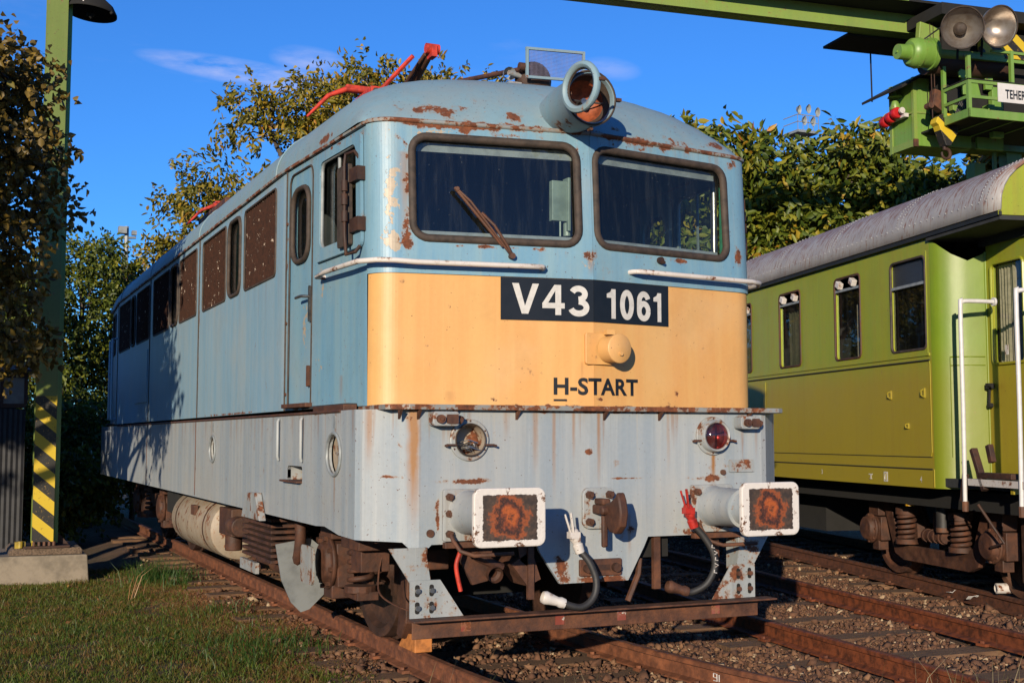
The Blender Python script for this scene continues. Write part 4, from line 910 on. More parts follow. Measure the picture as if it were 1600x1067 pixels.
# running gear
def wheelset(y):
    mb=MB()
    w_=None
    for q in (-1,1):
        x=XC+q*.735; mb=MB(); mb.lathe([(-.07*q,.0),(-.07*q,.12),(-.055*q,.46),(-.065*q,.53),(-.075*q,.615),(-.04*q,.617),(-.03*q,.592),(.065*q,.585),(.065*q,.52),(.02*q,.49),(.0*q,.2),(.07*q,.14),(.09*q,.0)],(x,y,.585),(1,0,0),48)
        mb.build('wheel',M['rust_dark'],loco,smooth=35)
    mb=MB(); mb.cyl((XC-.7,y,.585),(XC+.7,y,.585),.09,n=16); mb.build('axle',M['rust_dark'],loco,smooth=50)
def bogie(yc,near=True):
    for y in (yc-1.15,yc+1.15): wheelset(y)
    for q in (-1,1):
        x=XC+q*1.02
        mb=MB(); P=[(-1.75,.72),(-1.6,.80),(-.75,.80),(-.5,.70),(.5,.70),(.75,.80),(1.6,.80),(1.75,.72),(1.75,.66),(1.5,.66),(.7,.62),(.5,.52),(-.5,.52),(-.7,.62),(-1.5,.66),(-1.75,.66)]
        mb.prism([(yc+a,b) for a,b in P],x-.06,x+.06,lambda a,b,c:(c,a,b)); fr=mb.build('bogie_frame',M['gear'],loco,bevel=.01)
        for y in (yc-1.15,yc+1.15):
            xo=x+q*.10
            mb=MB(); mb.lathe([(-.12,.0),(-.12,.17),(.05,.185),(.06,.20),(.085,.20),(.09,.165),(.13,.14),(.14,.09),(.145,.0)],(xo,y,.57),(q,0,0),24)
            mb.box((xo-q*.02,y,.80),(.22,.30,.10)); mb.box((xo-q*.02,y,.36),(.18,.22,.10)); mb.prism([(y-.16,.72),(y+.16,.72),(y+.20,.40),(y-.20,.40)],xo-.05,xo+.08,lambda a,b,c:(c,a,b)); ab=mb.build('axle_box',M['gear'],fr,smooth=35,bevel=.008)
            mb=MB()
            for k in range(8): a=2*PI*k/8+.2; p=Vector((xo+q*.085,y+.18*math.cos(a),.57+.18*math.sin(a))); mb.cyl(p,p+Vector((q*.03,0,0)),.018,n=6)
            mb.each('cover_bolt',M['rust'],ab)
            for d in (-.34,.34):
                mb=MB(); pts=[(x+q*.02+.085*math.cos(t),y+d+.085*math.sin(t),.44+.26*t/(2*PI*4)) for t in np.linspace(0,2*PI*4,80)]
                mb.tube(pts,.020,6); mb.build('coil_spring',M['gear'],fr,smooth=60)
                mb=MB(); mb.cyl((x+q*.02,y+d,.72),(x+q*.02,y+d,.76),.12,n=16); mb.cyl((x+q*.02,y+d,.38),(x+q*.02,y+d,.43),.12,n=16); mb.box((x,y+d*.6,.36),(.16,.5,.06)); mb.each('spring_seat',M['gear'],fr,bevel=.004)
    mb=MB(); mb.bb((-.7,yc-1.0,.55),(.8,yc+1.0,.85)); mb.bb((-.5,yc-1.0,.25),(.55,yc-.3,.7)); mb.bb((-.5,yc+.3,.25),(.55,yc+1.0,.7)); mb.build('traction_motor',M['black'],loco)
bogie(3.25); bogie(LEN-3.25)
# side details below the skirt, near side
mb=MB(); mb.prism([(1.15,.18),(2.0,.16),(1.95,.55),(1.6,.78),(1.25,.78)],-.96,-.95,lambda a,b,c:(c,a,b))
# brake gear and sand pipe ahead of front wheel
mb=MB(); mb.prism([(1.28,.60),(1.42,.68),(1.44,.36),(1.52,.10),(1.42,.08),(1.32,.20)],-.80,-.62,lambda a,b,c:(c,a,b)); mb.bb((-.85,1.0,.60),(-.6,1.4,.74)); mb.build('brake_block',M['gear'],loco,bevel=.01)
mb=MB(); mb.tube(bez([(-1.1,.95,.72),(-1.14,.90,.60),(-1.16,.80,.48),(-1.1,.55,.42),(-1.05,.2,.42)]),.006,5); mb.build('loose_cable',M['rust'],loco)
mb=MB(); mb.box((-1.12,1.05,.80),(.35,.4,.08)); mb.box((-1.15,1.05,.68),(.2,.22,.14)); mb.cyl((-1.1,1.3,.76),(-1.1,1.3,.88),.07,n=12); mb.box((-1.18,.5,.87),(.4,.5,.02)); mb.each('suspension_bracket',M['gear'],loco,smooth=30,bevel=.005)
# finned cooler with grey cover and U strap
mb=MB(); mb.bb((-1.33,2.85,.86),(-1.10,3.85,.90)); mb.bb((-1.25,2.9,.47),(-1.10,3.8,.88))
for k in range(8): mb.bb((-1.40,2.82,.50+.047*k),(-1.10,3.88,.525+.047*k))
cb=mb.build('finned_cooler',M['gear'],loco,bevel=.003)
mb=MB(); mb.prism([(2.55,.86),(3.20,.86),(3.05,1.06),(2.72,1.07)],-1.56,-1.505,lambda a,b,c:(c,a,b)); mb.build('cooler_cover',M['palemetal'],cb,bevel=.006)
mb=MB(); mb.bb((-1.40,3.35,.37),(-1.37,3.95,.46)); mb.build('cooler_step',M['palemetal'],cb)
mb=MB(); mb.tube(bez([(-1.20,2.70,.86),(-1.20,2.68,.70),(-1.20,2.78,.52),(-1.20,3.05,.42),(-1.20,4.0,.42)]),.045,8); mb.build('guard_hoop',M['gear'],cb,smooth=50)
mb=MB(); mb.prism([(-1.38,.66),(-1.33,.38),(-1.25,.20),(-1.17,.12),(-1.10,.14),(-.92,.31),(-.91,.55),(-1.1,.70)],2.75,2.765,lambda a,b,c:(a,c,b)); mb.build('grey_wheel_guard',flat('scuffed_zinc_sheet',(.34,.36,.36),.4,.25,4,.1,.3),loco)
# axle box earthing plate
mb=MB(); mb.prism(rrect(1.93,2.27,.42,.70,.05,3),-1.305,-1.29,lambda a,b,c:(c,a,b)); mb.build('axle_end_plate',M['palemetal'],loco)
mb=MB(); mb.lathe([(0,.0),(.02,.22),(.06,.29),(.10,.30),(2.3,.30),(2.34,.29),(2.38,.22),(2.40,0)],(-1.12,5.2,.60),(0,1,0),32)
tk=mb.build('air_tank',M['tank'],loco,smooth=40)
mb=MB(); 
for y in (5.6,7.2): mb.lathe([(0,.305),(.04,.305)],(-1.12,y,.60),(0,1,0),32)
mb.bb((-1.42,6.1,.70),(-1.38,6.3,.80)); mb.each('tank_strap',M['rust'],tk)
mb=MB(); mb.bb((-1.40,4.35,.60),(-1.15,4.9,.85)); mb.cyl((-1.3,4.7,.45),(-1.3,4.7,.85),.08,n=14); mb.cyl((-1.35,4.15,.70),(-1.35,4.45,.70),.09,n=14); mb.build('valve_block',M['gear'],loco,smooth=30,bevel=.01)
mb=MB(); mb.bb((-1.1,7.9,.45),(1.2,9.2,.9)); mb.bb((-1.3,7.8,.6),(-1.1,8.6,.88)); mb.build('underframe_equipment_box',M['black'],loco,bevel=.01)
mb=MB(); mb.bb((-.5,.1,.72),(.6,1.3,1.0)); mb.bb((-1.3,.2,1.0),(1.4,LEN-.2,1.05)); mb.build('underframe',M['black'],loco)
# rear side ladder rails and rear grab rails
mb=MB()
for y in (12.55,13.25): mb.tube([BL(sY(y),1.78,0),BL(sY(y),1.78,.07),BL(sY(y),3.0,.07),BL(sY(y),3.0,0)],.018,8)
mb.each('rear_grab_rail',M['blue_side'],loco,smooth=50)
mb=MB(); mb.tube([KL(sk(12.9),1.60,0),KL(sk(12.9),1.60,.06),KL(sk(12.9),1.25,.06),KL(sk(12.9),1.25,0)],.014,6); mb.build('lower_grab_rail',M['skirt'],loco,smooth=50)
wd=MB(); wd.prism([(1.25,.0),(1.60,.0),(1.48,.105),(1.25,.13)],-.065,.065,lambda a,b,c:(c,a,b)); wo=wd.build('wheel_chock',M['wood'],None,bevel=.006); wo.location=(-.69,.0,.004)
tag(wo,'orange wooden chock wedged on the rail under the locomotive front wheel','wheel chock')

# ================================================================= GROUND, TRACKS
def gh(x,y):
    """ground height"""
    x=np.asarray(x,float); y=np.asarray(y,float)
    h=np.full(np.broadcast(x,y).shape,-.19)
    h=h+.03*np.sin(x*1.3+y*.7)*.5+.012*np.sin(x*5.1-y*3.3)
    left=1/(1+np.exp((x+1.45)*6)); h=h*(1-left)+(-.17-.035*np.clip(y,0,12)*.35+.02*np.sin(x*2+y*1.7))*left
    return h
def m_ground():
    t=NT('earth_and_ballast_dust'); n=t.noise(3,8,.65); g=t.noise(40,5,.7)
    x,y,z=t.sep(); c=t.ramp(n,[(.3,(.075,.036,.018)),(.55,(.15,.075,.036)),(.75,(.22,.115,.055))])
    gr=t.mix(t.noise(5,6),(.05,.050,.014),(.11,.062,.024))
    lf=t.step(t.math('ADD',x,t.math('MULTIPLY',n,1.2)),-.5,-1.3); c=t.mix(lf,c,gr)
    far=t.step(t.math('ADD',y,n),15,22); c=t.mix(far,c,gr)
    c=t.mix(t.step(g,.3,.8),c,t.mix(.5,c,(.24,.14,.075))); t.bump(t.noise(25,8,.7),.9,.04)
    return t.set(c,.95)
M['ground']=m_ground()
xs=np.concatenate([[-400,-120,-50,-25,-14,-9],np.arange(-6.5,9.6,.13),[11,14,18,25,40,80,200,400]])
ys=np.concatenate([[-300,-80,-30,-15,-9,-6],np.arange(-4,17,.13),[18,20,24,30,40,60,100,200,500]])
X,Y=np.meshgrid(xs,ys); Z=gh(X,Y); far=(X<-14)|(X>10)|(Y>17.5)|(Y<-5); Z=np.where(far,-.25,Z)+np.where(far,0,rng.normal(0,.006,X.shape))
V=np.stack([X.ravel(),Y.ravel(),Z.ravel()],1); nx_=len(xs); I=(np.arange(len(ys)-1)[:,None]*nx_+np.arange(nx_-1)[None]).ravel()
npmesh('ground',V,np.stack([I,I+1,I+nx_+1,I+nx_],1),M['ground'],smooth=True,kind='structure')
# rails
RP=[(-.065,-.150),(.065,-.150),(.065,-.138),(.012,-.122),(.009,-.045),(.034,-.033),(.034,-.006),(.024,0),(-.024,0),(-.034,-.006),(-.034,-.033),(-.009,-.045),(-.012,-.122),(-.065,-.138)]
def rail(parent,path,mat=None):
    P=[Vector((x,y,0)) for x,y in path]; n=len(RP); vs=[];fs=[]
    for i,p in enumerate(P):
        t=(P[min(i+1,len(P)-1)]-P[max(i-1,0)]).normalized(); q=Vector((t.y,-t.x,0))
        vs+=[p+q*a+Vector((0,0,b)) for a,b in RP]
    for i in range(len(P)-1): fs+=[(i*n+k,i*n+(k+1)%n,(i+1)*n+(k+1)%n,(i+1)*n+k) for k in range(n)]
    fs+=[tuple(range(n))[::-1],tuple(range((len(P)-1)*n,len(P)*n))]
    mb=MB(); mb._add(vs,fs); return mb.build('rail',mat or M['rust_rail'],parent,smooth=25)
def smooth(path,n=5):
    return [(p.x,p.y) for p in bez([(x,y,0) for x,y in path],n)]
def m_sleeper():
    t=NT('old_oak_sleeper'); n=t.noise(3,7,.7,t.map((1.2,18,6))); c=t.ramp(n,[(.3,(.07,.032,.015)),(.55,(.20,.105,.052)),(.8,(.40,.23,.12))]); t.bump(n,.9,.02); return t.set(c,.9)
M['sleeper']=m_sleeper()
def pos_at(path,y):
    for (x0,y0),(x1,y1) in zip(path,path[1:]):
        if min(y0,y1)<=y<=max(y0,y1) and y0!=y1: return x0+(x1-x0)*(y-y0)/(y1-y0)
    return path[0][0] if abs(y-path[0][1])<abs(y-path[-1][1]) else path[-1][0]
TR=[]
def track(label,pl,pr,y0,y1,ang,mat=None,sp=.64,ph=0):
    t=thing('railway_track',label,'railway track',((pl[0][0]+pr[0][0])/2,0,0)); o=t.location.x
    pl=smooth(pl);pr=smooth(pr); TR.append((pl,pr))
    rail(t,[(x-o,y) for x,y in pl],mat); rail(t,[(x-o,y) for x,y in pr],mat)
    rr_=random.Random(len(TR)); y=y0+ph; me=None
    while y<y1:
        xl,xr=pos_at(pl,y),pos_at(pr,y+.0); cx=(xl+xr)/2
        mb=MB(); L=1.28+rr_.uniform(-.05,.08); a=[(-L,-.12),( -L,.12),(L,.125),(L,-.12)]
        vs=[]
        for zz in (-.30,-.163-rr_.uniform(0,.006)): vs+=[(px+rr_.uniform(-.02,.02),py+rr_.uniform(-.012,.012),zz) for px,py in a]
        mb._add(vs,[(3,2,1,0),(4,5,6,7),(0,1,5,4),(1,2,6,5),(2,3,7,6),(3,0,4,7)]); s_=mb.build('sleeper',M['sleeper'],t); s_.location=(cx-o,y,0); s_.rotation_euler=(0,0,ang(y))
        if y<9:
            mb=MB()
            for xx in (xl,xr):
                for q in (-1,1): mb.box((xx-o+q*.085,y,-.142),(.06,.10,.022)); mb.cyl((xx-o+q*.095,y,-.135),(xx-o+q*.095,y,-.112),.018,n=6)
            mb.build('rail_fastening',mat or M['rust_rail'],t,kind='stuff')
        y+=sp
    return t
track('rusty track under the blue locomotive, its rails bending away at the front',[(-.69,22),(-.69,10),(-.70,3),(-.69,1),(-.64,.05),(-.53,-1.0),(-.35,-2.2)],[(.815,22),(.815,10),(.81,3),(.83,1.2),(.90,.3),(1.02,-.5),(1.25,-1.7)],-1.9,15,lambda y:R(0 if y>1 else 5*(1-y)*.5),ph=.1)
track('empty rusty track between the locomotive and the green coach',[(6.6,26),(4.9,16),(3.35,7),(2.72,3.4),(2.44,1.5),(2.17,-.9),(2.0,-2.5)],[(8.0,26),(6.35,16),(4.95,6.6),(4.40,3.6),(4.09,1.7),(3.80,.1),(3.45,-2)],-1.3,15,lambda y:R(-2.5),flat('red_brown_rail',(.24,.062,.020),.65,.45,14,.4),sp=.92)
track('far right track under the green coach',[(11.8,26),(8.95,15),(7.0,7.6),(6.05,4.0),(5.54,2.2),(5.33,1.5),(4.8,-.5)],[(13.25,26),(10.4,14.6),(8.48,7.2),(7.5,3.6),(6.98,1.8),(6.25,-.9)],-.4,15,lambda y:R(-14),flat('dark_brown_rail',(.16,.055,.024),.7,.4,14,.4))
# painted rail number
mb=MB(); 
for k,P in enumerate(([(-.02,.0),(.02,.0),(.02,.045),(-.02,.045),(-.02,.02),(.02,.02)],[(.045,.0),(.045,.045)])): mb.tube([(.935-.028+ .0,.02+ -a*1.0,-.10+b) for a,b in P],.004,4)
mb.build('rail_paint_mark',M['white'],[o for o in bpy.data.objects if o.name=='railway_track'][0]).location=(-(-.69+.815)/2,0,0)
# ballast stones
phi=(1+5**.5)/2
ICO=np.array([(-1,phi,0),(1,phi,0),(-1,-phi,0),(1,-phi,0),(0,-1,phi),(0,1,phi),(0,-1,-phi),(0,1,-phi),(phi,0,-1),(phi,0,1),(-phi,0,-1),(-phi,0,1)])/1.9
ICF=np.array([(0,11,5),(0,5,1),(0,1,7),(0,7,10),(0,10,11),(1,5,9),(5,11,4),(11,10,2),(10,7,6),(7,1,8),(3,9,4),(3,4,2),(3,2,6),(3,6,8),(3,8,9),(4,9,5),(2,4,11),(6,2,10),(8,6,7),(9,8,1)])
def on_sleeper(x,y):
    m=np.zeros(len(x),bool)
    return m
OCT=np.array([(1,0,0),(0,1,0),(-1,0,0),(0,-1,0),(0,0,1),(0,0,-1),(.62,.62,.45),(-.62,-.62,-.45)],float)
OCF=np.array([(0,6,4),(6,1,4),(0,1,6),(1,2,4),(2,3,4),(3,0,4),(1,0,5),(2,1,5),(2,7,3),(7,5,3),(2,5,7),(0,3,5)])
def stones(n,x0,x1,y0,y1,r0,r1,keep):
    x=rng.uniform(x0,x1,n); y=rng.uniform(y0,y1,n); k=keep(x,y); x,y=x[k],y[k]; n=len(x)
    r=rng.uniform(r0,r1,n)*np.exp(rng.normal(0,.18,n)); z=gh(x,y)+r*rng.uniform(-.2,.75,n)
    tv=OCT[None]*(1+rng.normal(0,.20,(n,8,1)))*(rng.uniform(.5,1.15,(n,1,3)))+rng.normal(0,.13,(n,8,3))
    q=rng.normal(size=(n,4)); q/=np.linalg.norm(q,axis=1)[:,None]; a,b,c,d=q.T
    Rm=np.stack([1-2*(c*c+d*d),2*(b*c-a*d),2*(b*d+a*c),2*(b*c+a*d),1-2*(b*b+d*d),2*(c*d-a*b),2*(b*d-a*c),2*(c*d+a*b),1-2*(b*b+c*c)],1).reshape(n,3,3)
    P=np.einsum('nij,nkj->nki',Rm,tv)*r[:,None,None]+np.stack([x,y,z],1)[:,None]
    return P.reshape(-1,3)
def rail_clear(x,y,m=.07):
    k=np.ones(len(x),bool)
    for pl,pr in TR:
        for p in (pl,pr):
            a=np.array(p)[::-1]; xr=np.interp(y,a[:,1],a[:,0]); k&=np.abs(x-xr)>m
    return k
def sleeper_thin(x,y):
    k=np.ones(len(x),bool)
    specs=[(TR[0],-1.8,0,.64,1.35),(TR[1],-1.3,R(-2.5),.92,1.35),(TR[2],-.4,R(-14),.64,1.35)]
    for (pl,pr),yy,ang,sp,L in specs:
        a=np.array(pl)[::-1]; b=np.array(pr)[::-1]; cx=(np.interp(y,a[:,1],a[:,0])+np.interp(y,b[:,1],b[:,0]))/2
        yl=y-(x-cx)*math.tan(ang); d=np.abs((yl-yy+sp/2)%sp-sp/2); k&=~((d<.13)&(np.abs(x-cx)<L*.98)&(rng.uniform(size=len(x))<.93))
    return k
def keep(x,y):
    rx=x+3.753; ry=y+6.952; D=rx*.415+ry*.91; lat=rx*.91-ry*.415
    k=(np.abs(lat)<D*.45)&(D>6.8)
    k&=(x>-1.10-.3*rng.uniform(size=len(x)))&((x>-.82)|(y<2.4)|(rng.uniform(size=len(x))<.25))
    k&=rng.uniform(size=len(x))<np.clip((11.5/np.maximum(D,1))**2*.9,0,1)
    k&=~((y>4.5)&(np.abs(x-.05)<.9)&(rng.uniform(size=len(x))<.5))
    return k&rail_clear(x,y)&sleeper_thin(x,y)
P=np.concatenate([stones(240000,-1.6,9.5,-2.2,13,.011,.024,keep),stones(42000,-1.6,9.5,-2.2,13,.024,.038,keep)])
n=len(P)//8; F=(OCF[None]+8*np.arange(n)[:,None,None]).reshape(-1,3); print('stones',n)
def m_stone():
    t=NT('crushed_ballast_stone'); g=t.n('ShaderNodeNewGeometry').outputs['Random Per Island']
    c=t.ramp(g,[(0,(.085,.034,.017)),(.25,(.18,.080,.038)),(.5,(.13,.056,.027)),(.72,(.23,.11,.052)),(.93,(.30,.16,.08)),(.985,(.60,.44,.27))])
    c=t.mix(t.math('MULTIPLY',t.step(t.noise(40,5,.7),.4,.7),.5),c,(.08,.045,.03)); t.bump(t.noise(90,4,.7),.5,.004); return t.set(c,.9)
M['stone']=m_stone()
npmesh('ballast_gravel',P,F,M['stone'],kind='stuff',label='brown crushed stone ballast between the rails',category='gravel')
# grass
def blades(x,y,h,wd,lean,seed=0,curl=.4):
    n=len(x); r=np.random.default_rng(seed); z=gh(x,y)-.01; a=r.uniform(0,2*np.pi,n); l=lean*r.uniform(.2,1.,n)*h
    dx,dy=np.cos(a)*l,np.sin(a)*l; b=r.uniform(0,2*np.pi,n); wx,wy=np.cos(b)*wd/2,np.sin(b)*wd/2
    base=np.stack([x,y,z],1); mid=base+np.stack([dx*.35,dy*.35,h*.6],1); tip=base+np.stack([dx,dy,h*(1-curl*(l/h)**2)],1); W=np.stack([wx,wy,0*wx],1)
    V=np.stack([base-W,base+W,mid+W*.75,mid-W*.75,tip],1).reshape(-1,3); o=5*np.arange(n)[:,None]
    F=np.concatenate([np.stack([o+0,o+1,o+2],2)[:,0],np.stack([o+0,o+2,o+3],2)[:,0],np.stack([o+3,o+2,o+4],2)[:,0]])
    return V,F
def m_leafy(name,stops,rough=.5,patch=None,trans=.35):
    t=NT(name); g=t.n('ShaderNodeNewGeometry').outputs['Random Per Island']
    if patch: g=t.math('ADD',t.math('MULTIPLY',g,.5),t.math('MULTIPLY',t.step(t.noise(patch,4,.6),.3,.7),.5))
    else: g=t.math('ADD',t.math('MULTIPLY',g,.8),t.math('MULTIPLY',t.step(t.noise(.6,2,.5),.3,.7),.2))
    c=t.ramp(g,stops); t.set(c,rough,spec=.35)
    T=t.n('ShaderNodeBsdfTranslucent'); t.l(c,T.inputs[0]); mx=t.n('ShaderNodeMixShader'); mx.inputs[0].default_value=trans; t.l(t.b.outputs[0],mx.inputs[1]); t.l(T.outputs[0],mx.inputs[2]); t.l(mx.outputs[0],t.o.inputs[0])
    return t.m
M['grass']=m_leafy('mixed_lawn_grass',[(0,(.20,.09,.035)),(.25,(.28,.16,.05)),(.40,(.20,.17,.03)),(.52,(.11,.14,.02)),(.70,(.09,.16,.015)),(.85,(.16,.22,.025)),(1,(.38,.28,.10))],patch=5.0)
M['straw']=m_leafy('dry_straw',[(0,(.20,.07,.025)),(.5,(.42,.18,.07)),(.9,(.55,.32,.15)),(1,(.75,.55,.32))],trans=.2)
M['green_blade']=m_leafy('fresh_green_blades',[(0,(.03,.09,.012)),(.6,(.05,.13,.02)),(1,(.13,.17,.04))])
n=190000; x=rng.uniform(-5.2,-.95,n); y=rng.uniform(.2,10.5,n); rx=x+3.753; ry=y+6.952; D=rx*.415+ry*.91; lat=rx*.91-ry*.415
k=(lat>-D*.45)&(x<-1.30+.20*np.sin(y*1.7+.5)+.16*rng.normal(size=n)+.22*(y<3.6))&(rng.uniform(size=n)<np.clip((11/D)**1.3,0,1)); x,y=x[k],y[k]; print('grass',len(x))
pn=np.sin(x*6.3+2.7*np.sin(y*2.1+x))+np.sin(y*3.1+2.3*np.sin(x*5.2+1+y))
pn=pn*.5+.6*rng.normal(size=len(x)); kk=rng.uniform(size=len(x))<.97+.10*pn; x,y,pn=x[kk],y[kk],pn[kk]
V,F=blades(x,y,rng.uniform(.022,.068,len(x))*(1.05+.38*np.clip(pn,-1.6,2.4)),rng.uniform(.004,.009,len(x)),1.1,1)
npmesh('lawn_grass',V,F,M['grass'],kind='stuff',label='short patchy grass left of the locomotive track',category='grass')
n=32000; x=rng.uniform(-13,-5.1,n); y=rng.uniform(-4,12,n)
V,F=blades(x,y,rng.uniform(.03,.08,n),rng.uniform(.010,.018,n),1.1,3)
npmesh('lawn_grass_beyond',V,F,M['grass'],kind='stuff',label='grass further left of the tracks',category='grass')
n=40000; x=rng.normal(-1.25,.34,n); y=rng.uniform(.9,9.5,n); k=(x<-.78); x,y=x[k],y[k]
V,F=blades(x,y,rng.uniform(.012,.05,len(x)),rng.uniform(.003,.006,len(x)),3.2,2,.02)
npmesh('dry_grass_litter',V,F,M['straw'],kind='stuff',label='brown dry grass clippings along the left rail',category='dry grass')
n=700; x=rng.uniform(-4.6,-.95,n); y=rng.uniform(1.0,10.2,n); V,F=None,None
a=rng.uniform(0,2*np.pi,n); L_=rng.uniform(.012,.03,n); c_=np.stack([x,y,gh(x,y)+rng.uniform(.012,.05,n)],1); ax_=np.stack([np.cos(a),np.sin(a),rng.normal(0,.35,n)],1)*L_[:,None]; sd2=np.stack([-np.sin(a),np.cos(a),rng.normal(0,.4,n)],1)*L_[:,None]*.35
V=np.stack([c_-ax_,c_+sd2,c_+ax_,c_-sd2],1).reshape(-1,3); F=np.arange(4*n).reshape(-1,4)
npmesh('fallen_leaves',V,F,m_leafy('dead_brown_leaves',[(0,(.16,.06,.02)),(.5,(.32,.15,.05)),(.85,(.45,.26,.08)),(1,(.55,.30,.04))],trans=.1),kind='stuff',label='dead brown leaves scattered over the lawn',category='fallen leaves')
def tuft(cx,cy,n,rad,h0,h1,mat,label,seed,lean=.9,name='grass_tuft'):
    r=np.random.default_rng(seed); x=r.normal(cx,rad,n); y=r.normal(cy,rad,n)
    V,F=blades(x,y,r.uniform(h0,h1,n),r.uniform(.004,.009,n),lean,seed); V-=np.array([cx,cy,0])
    o=npmesh(name,V,F,mat); o.location=(cx,cy,0); tag(o,label,'grass tuft'); o['kind']='stuff'; return o
tuft(-1.45,8.6,420,.16,.15,.38,M['green_blade'],'tall green grass tuft beside the left rail near the concrete block',5)
tuft(-1.25,7.9,160,.12,.12,.3,M['green_blade'],'smaller green grass tuft just in front of the tallest tuft',6)
tuft(-1.72,3.6,260,.30,.06,.16,M['green_blade'],'low spreading green tuft in the lawn beside the wheel guard',7)
tuft(-1.62,2.6,260,.26,.06,.17,M['green_blade'],'low green tuft at the bottom edge of the lawn',8)
tuft(-1.9,6.8,16,.10,.2,.45,M['straw'],'few dry stalks standing in the lawn near the concrete block',9,.6)
tuft(-1.25,2.9,220,.22,.07,.2,M['green_blade'],'green tuft at the lawn edge nearest the front wheel',12)
tuft(-2.4,4.6,240,.35,.05,.13,M['green_blade'],'wide low green tuft in the middle of the lawn',13)
tuft(-1.3,5.2,150,.2,.06,.17,M['green_blade'],'green tuft beside the wheel guard in the brown litter',14)
# foreground stalks along the bottom edge
X=[];Y=[]
n=340; px=np.concatenate([rng.normal(760,110,190),rng.uniform(450,1600,60),rng.normal(1520,60,90)]); D=rng.uniform(6.6,7.6,n); X=-3.753+D*.414+(px-800)/1920*D*.91; Y=-6.952+D*.907-(px-800)/1920*D*.414
V,F=blades(X,Y,rng.uniform(.18,.44,n)*np.where(px>1250,1.05,.85),rng.uniform(.003,.006,n),.7,11,.1)
npmesh('foreground_weeds',V,F,m_leafy('yellowing_weed_stalks',[(0,(.06,.08,.02)),(.4,(.22,.20,.07)),(1,(.55,.42,.24))]),kind='stuff',label='thin yellow weed stalks in front of the tracks',category='weeds')
# litter on the ballast
for (x,y,dx,dy,a,mt,lab) in ((6.30,3.40,.50,.07,.25,'tan','torn brown cardboard strip lying by the coach track'),(5.74,2.82,.17,.10,-.4,'w','crumpled white wrapper on the ballast near the coach wheel'),(5.60,2.36,.30,.04,-.1,'w','long white plastic sliver on the ballast'),(6.02,3.45,.14,.10,.9,'tan','small folded cardboard scrap beside the brown strip')):
    mb=MB(); vs=[];n=6
    r3=random.Random(int(x*100))
    for i in range(n+1):
        for j in (0,1): vs.append((-dx/2+dx*i/n,-dy/2+dy*j,r3.uniform(0,.03)))
    mb._add(vs,[(2*i,2*i+2,2*i+3,2*i+1) for i in range(n)]); o=mb.build('litter_scrap',flat('litter_'+mt,(.45,.33,.22) if mt=='tan' else (.8,.78,.76),.7,.2,10),None); o.modifiers.new('s','SOLIDIFY').thickness=.004
    o.location=(x,y,float(gh(x,y))+.085); o.rotation_euler=(R(-12),0,a); tag(o,lab,'litter')
mb=MB(); mb.lathe([(0,.035),(.005,.05),(.26,.05),(.27,.042)],(5.36,1.92,.07),(.91,-.41,.0),18); o=mb.build('white_rail_clamp',M['white'],None,smooth=40)
mb=MB(); mb.prism([(5.55,-.12),(5.95,-.12),(5.95,.18),(5.72,.15)],1.70,1.76,lambda a,b,c:(a,c,b)); mb.build('clamp_plate',M['white'],o); tag(o,'white and red wheel stop lying on the rail below the coach wheel','wheel stop')

# ================================================================= GREEN COACH
AZ=R(13.3)
co=thing('passenger_coach','olive green passenger coach with grey riveted roof on the right track','railway coach',(4.753,2.036,0),-AZ)
CW=2.86; CY0,CY1=-1.25,18.0
S=lambda u,z,w=0:(-w,u,z)      # near side plane
WZ=(2.35,3.26)
wins=[(.08,.76),(1.41,2.02),(2.92,3.54),(4.43,5.05),(5.94,6.56),(7.45,8.07),(8.96,9.58),(10.5,11.1)]
mb=MB(); panel(mb,[(0,1.02),(CY1,1.02),(CY1,3.46),(0,3.46)],[rrect(a,b,WZ[0],WZ[1],.06,4) for a,b in wins],lambda u,z:S(u,z)); o=mb.build('side_wall',M['olive'],co); sm=o.modifiers.new('t','SOLIDIFY'); sm.thickness=.05; sm.offset=1
# rounded corner and recessed vestibule wall
mb=MB(); P=[(0,.0),(.012,-.05),(.05,-.10),(.13,-.165),(.27,-.22),(.42,-.26)]
cur=[(.00,3.40),(.03,3.38),(.12,3.33),(.3,3.22),(.6,3.16),(1,3.26)]
zs=[3.40,3.37,3.32,3.24,3.17,3.24]
vs=[];
for (x,y),z in zip(P,zs): vs+=[(x,y,1.02),(x,y,z)]
mb._add(vs,[(2*i,2*i+2,2*i+3,2*i+1) for i in range(len(P)-1)]); mb.build('vestibule_wall',M['lime'],co,smooth=80)
mb=MB()
mb.tube([(.425,-.265,1.05),(.425,-.265,3.25)],.012,6); mb.tube([(.10,-.158,2.26),(.40,-.262,2.26)],.006,5); mb.tube([(.10,-.158,2.18),(.40,-.262,2.18)],.005,5); mb.tube([(.10,-.158,2.26),(.10,-.158,1.32)],.004,5); mb.each('vestibule_beading',M['lime'],co,smooth=60)
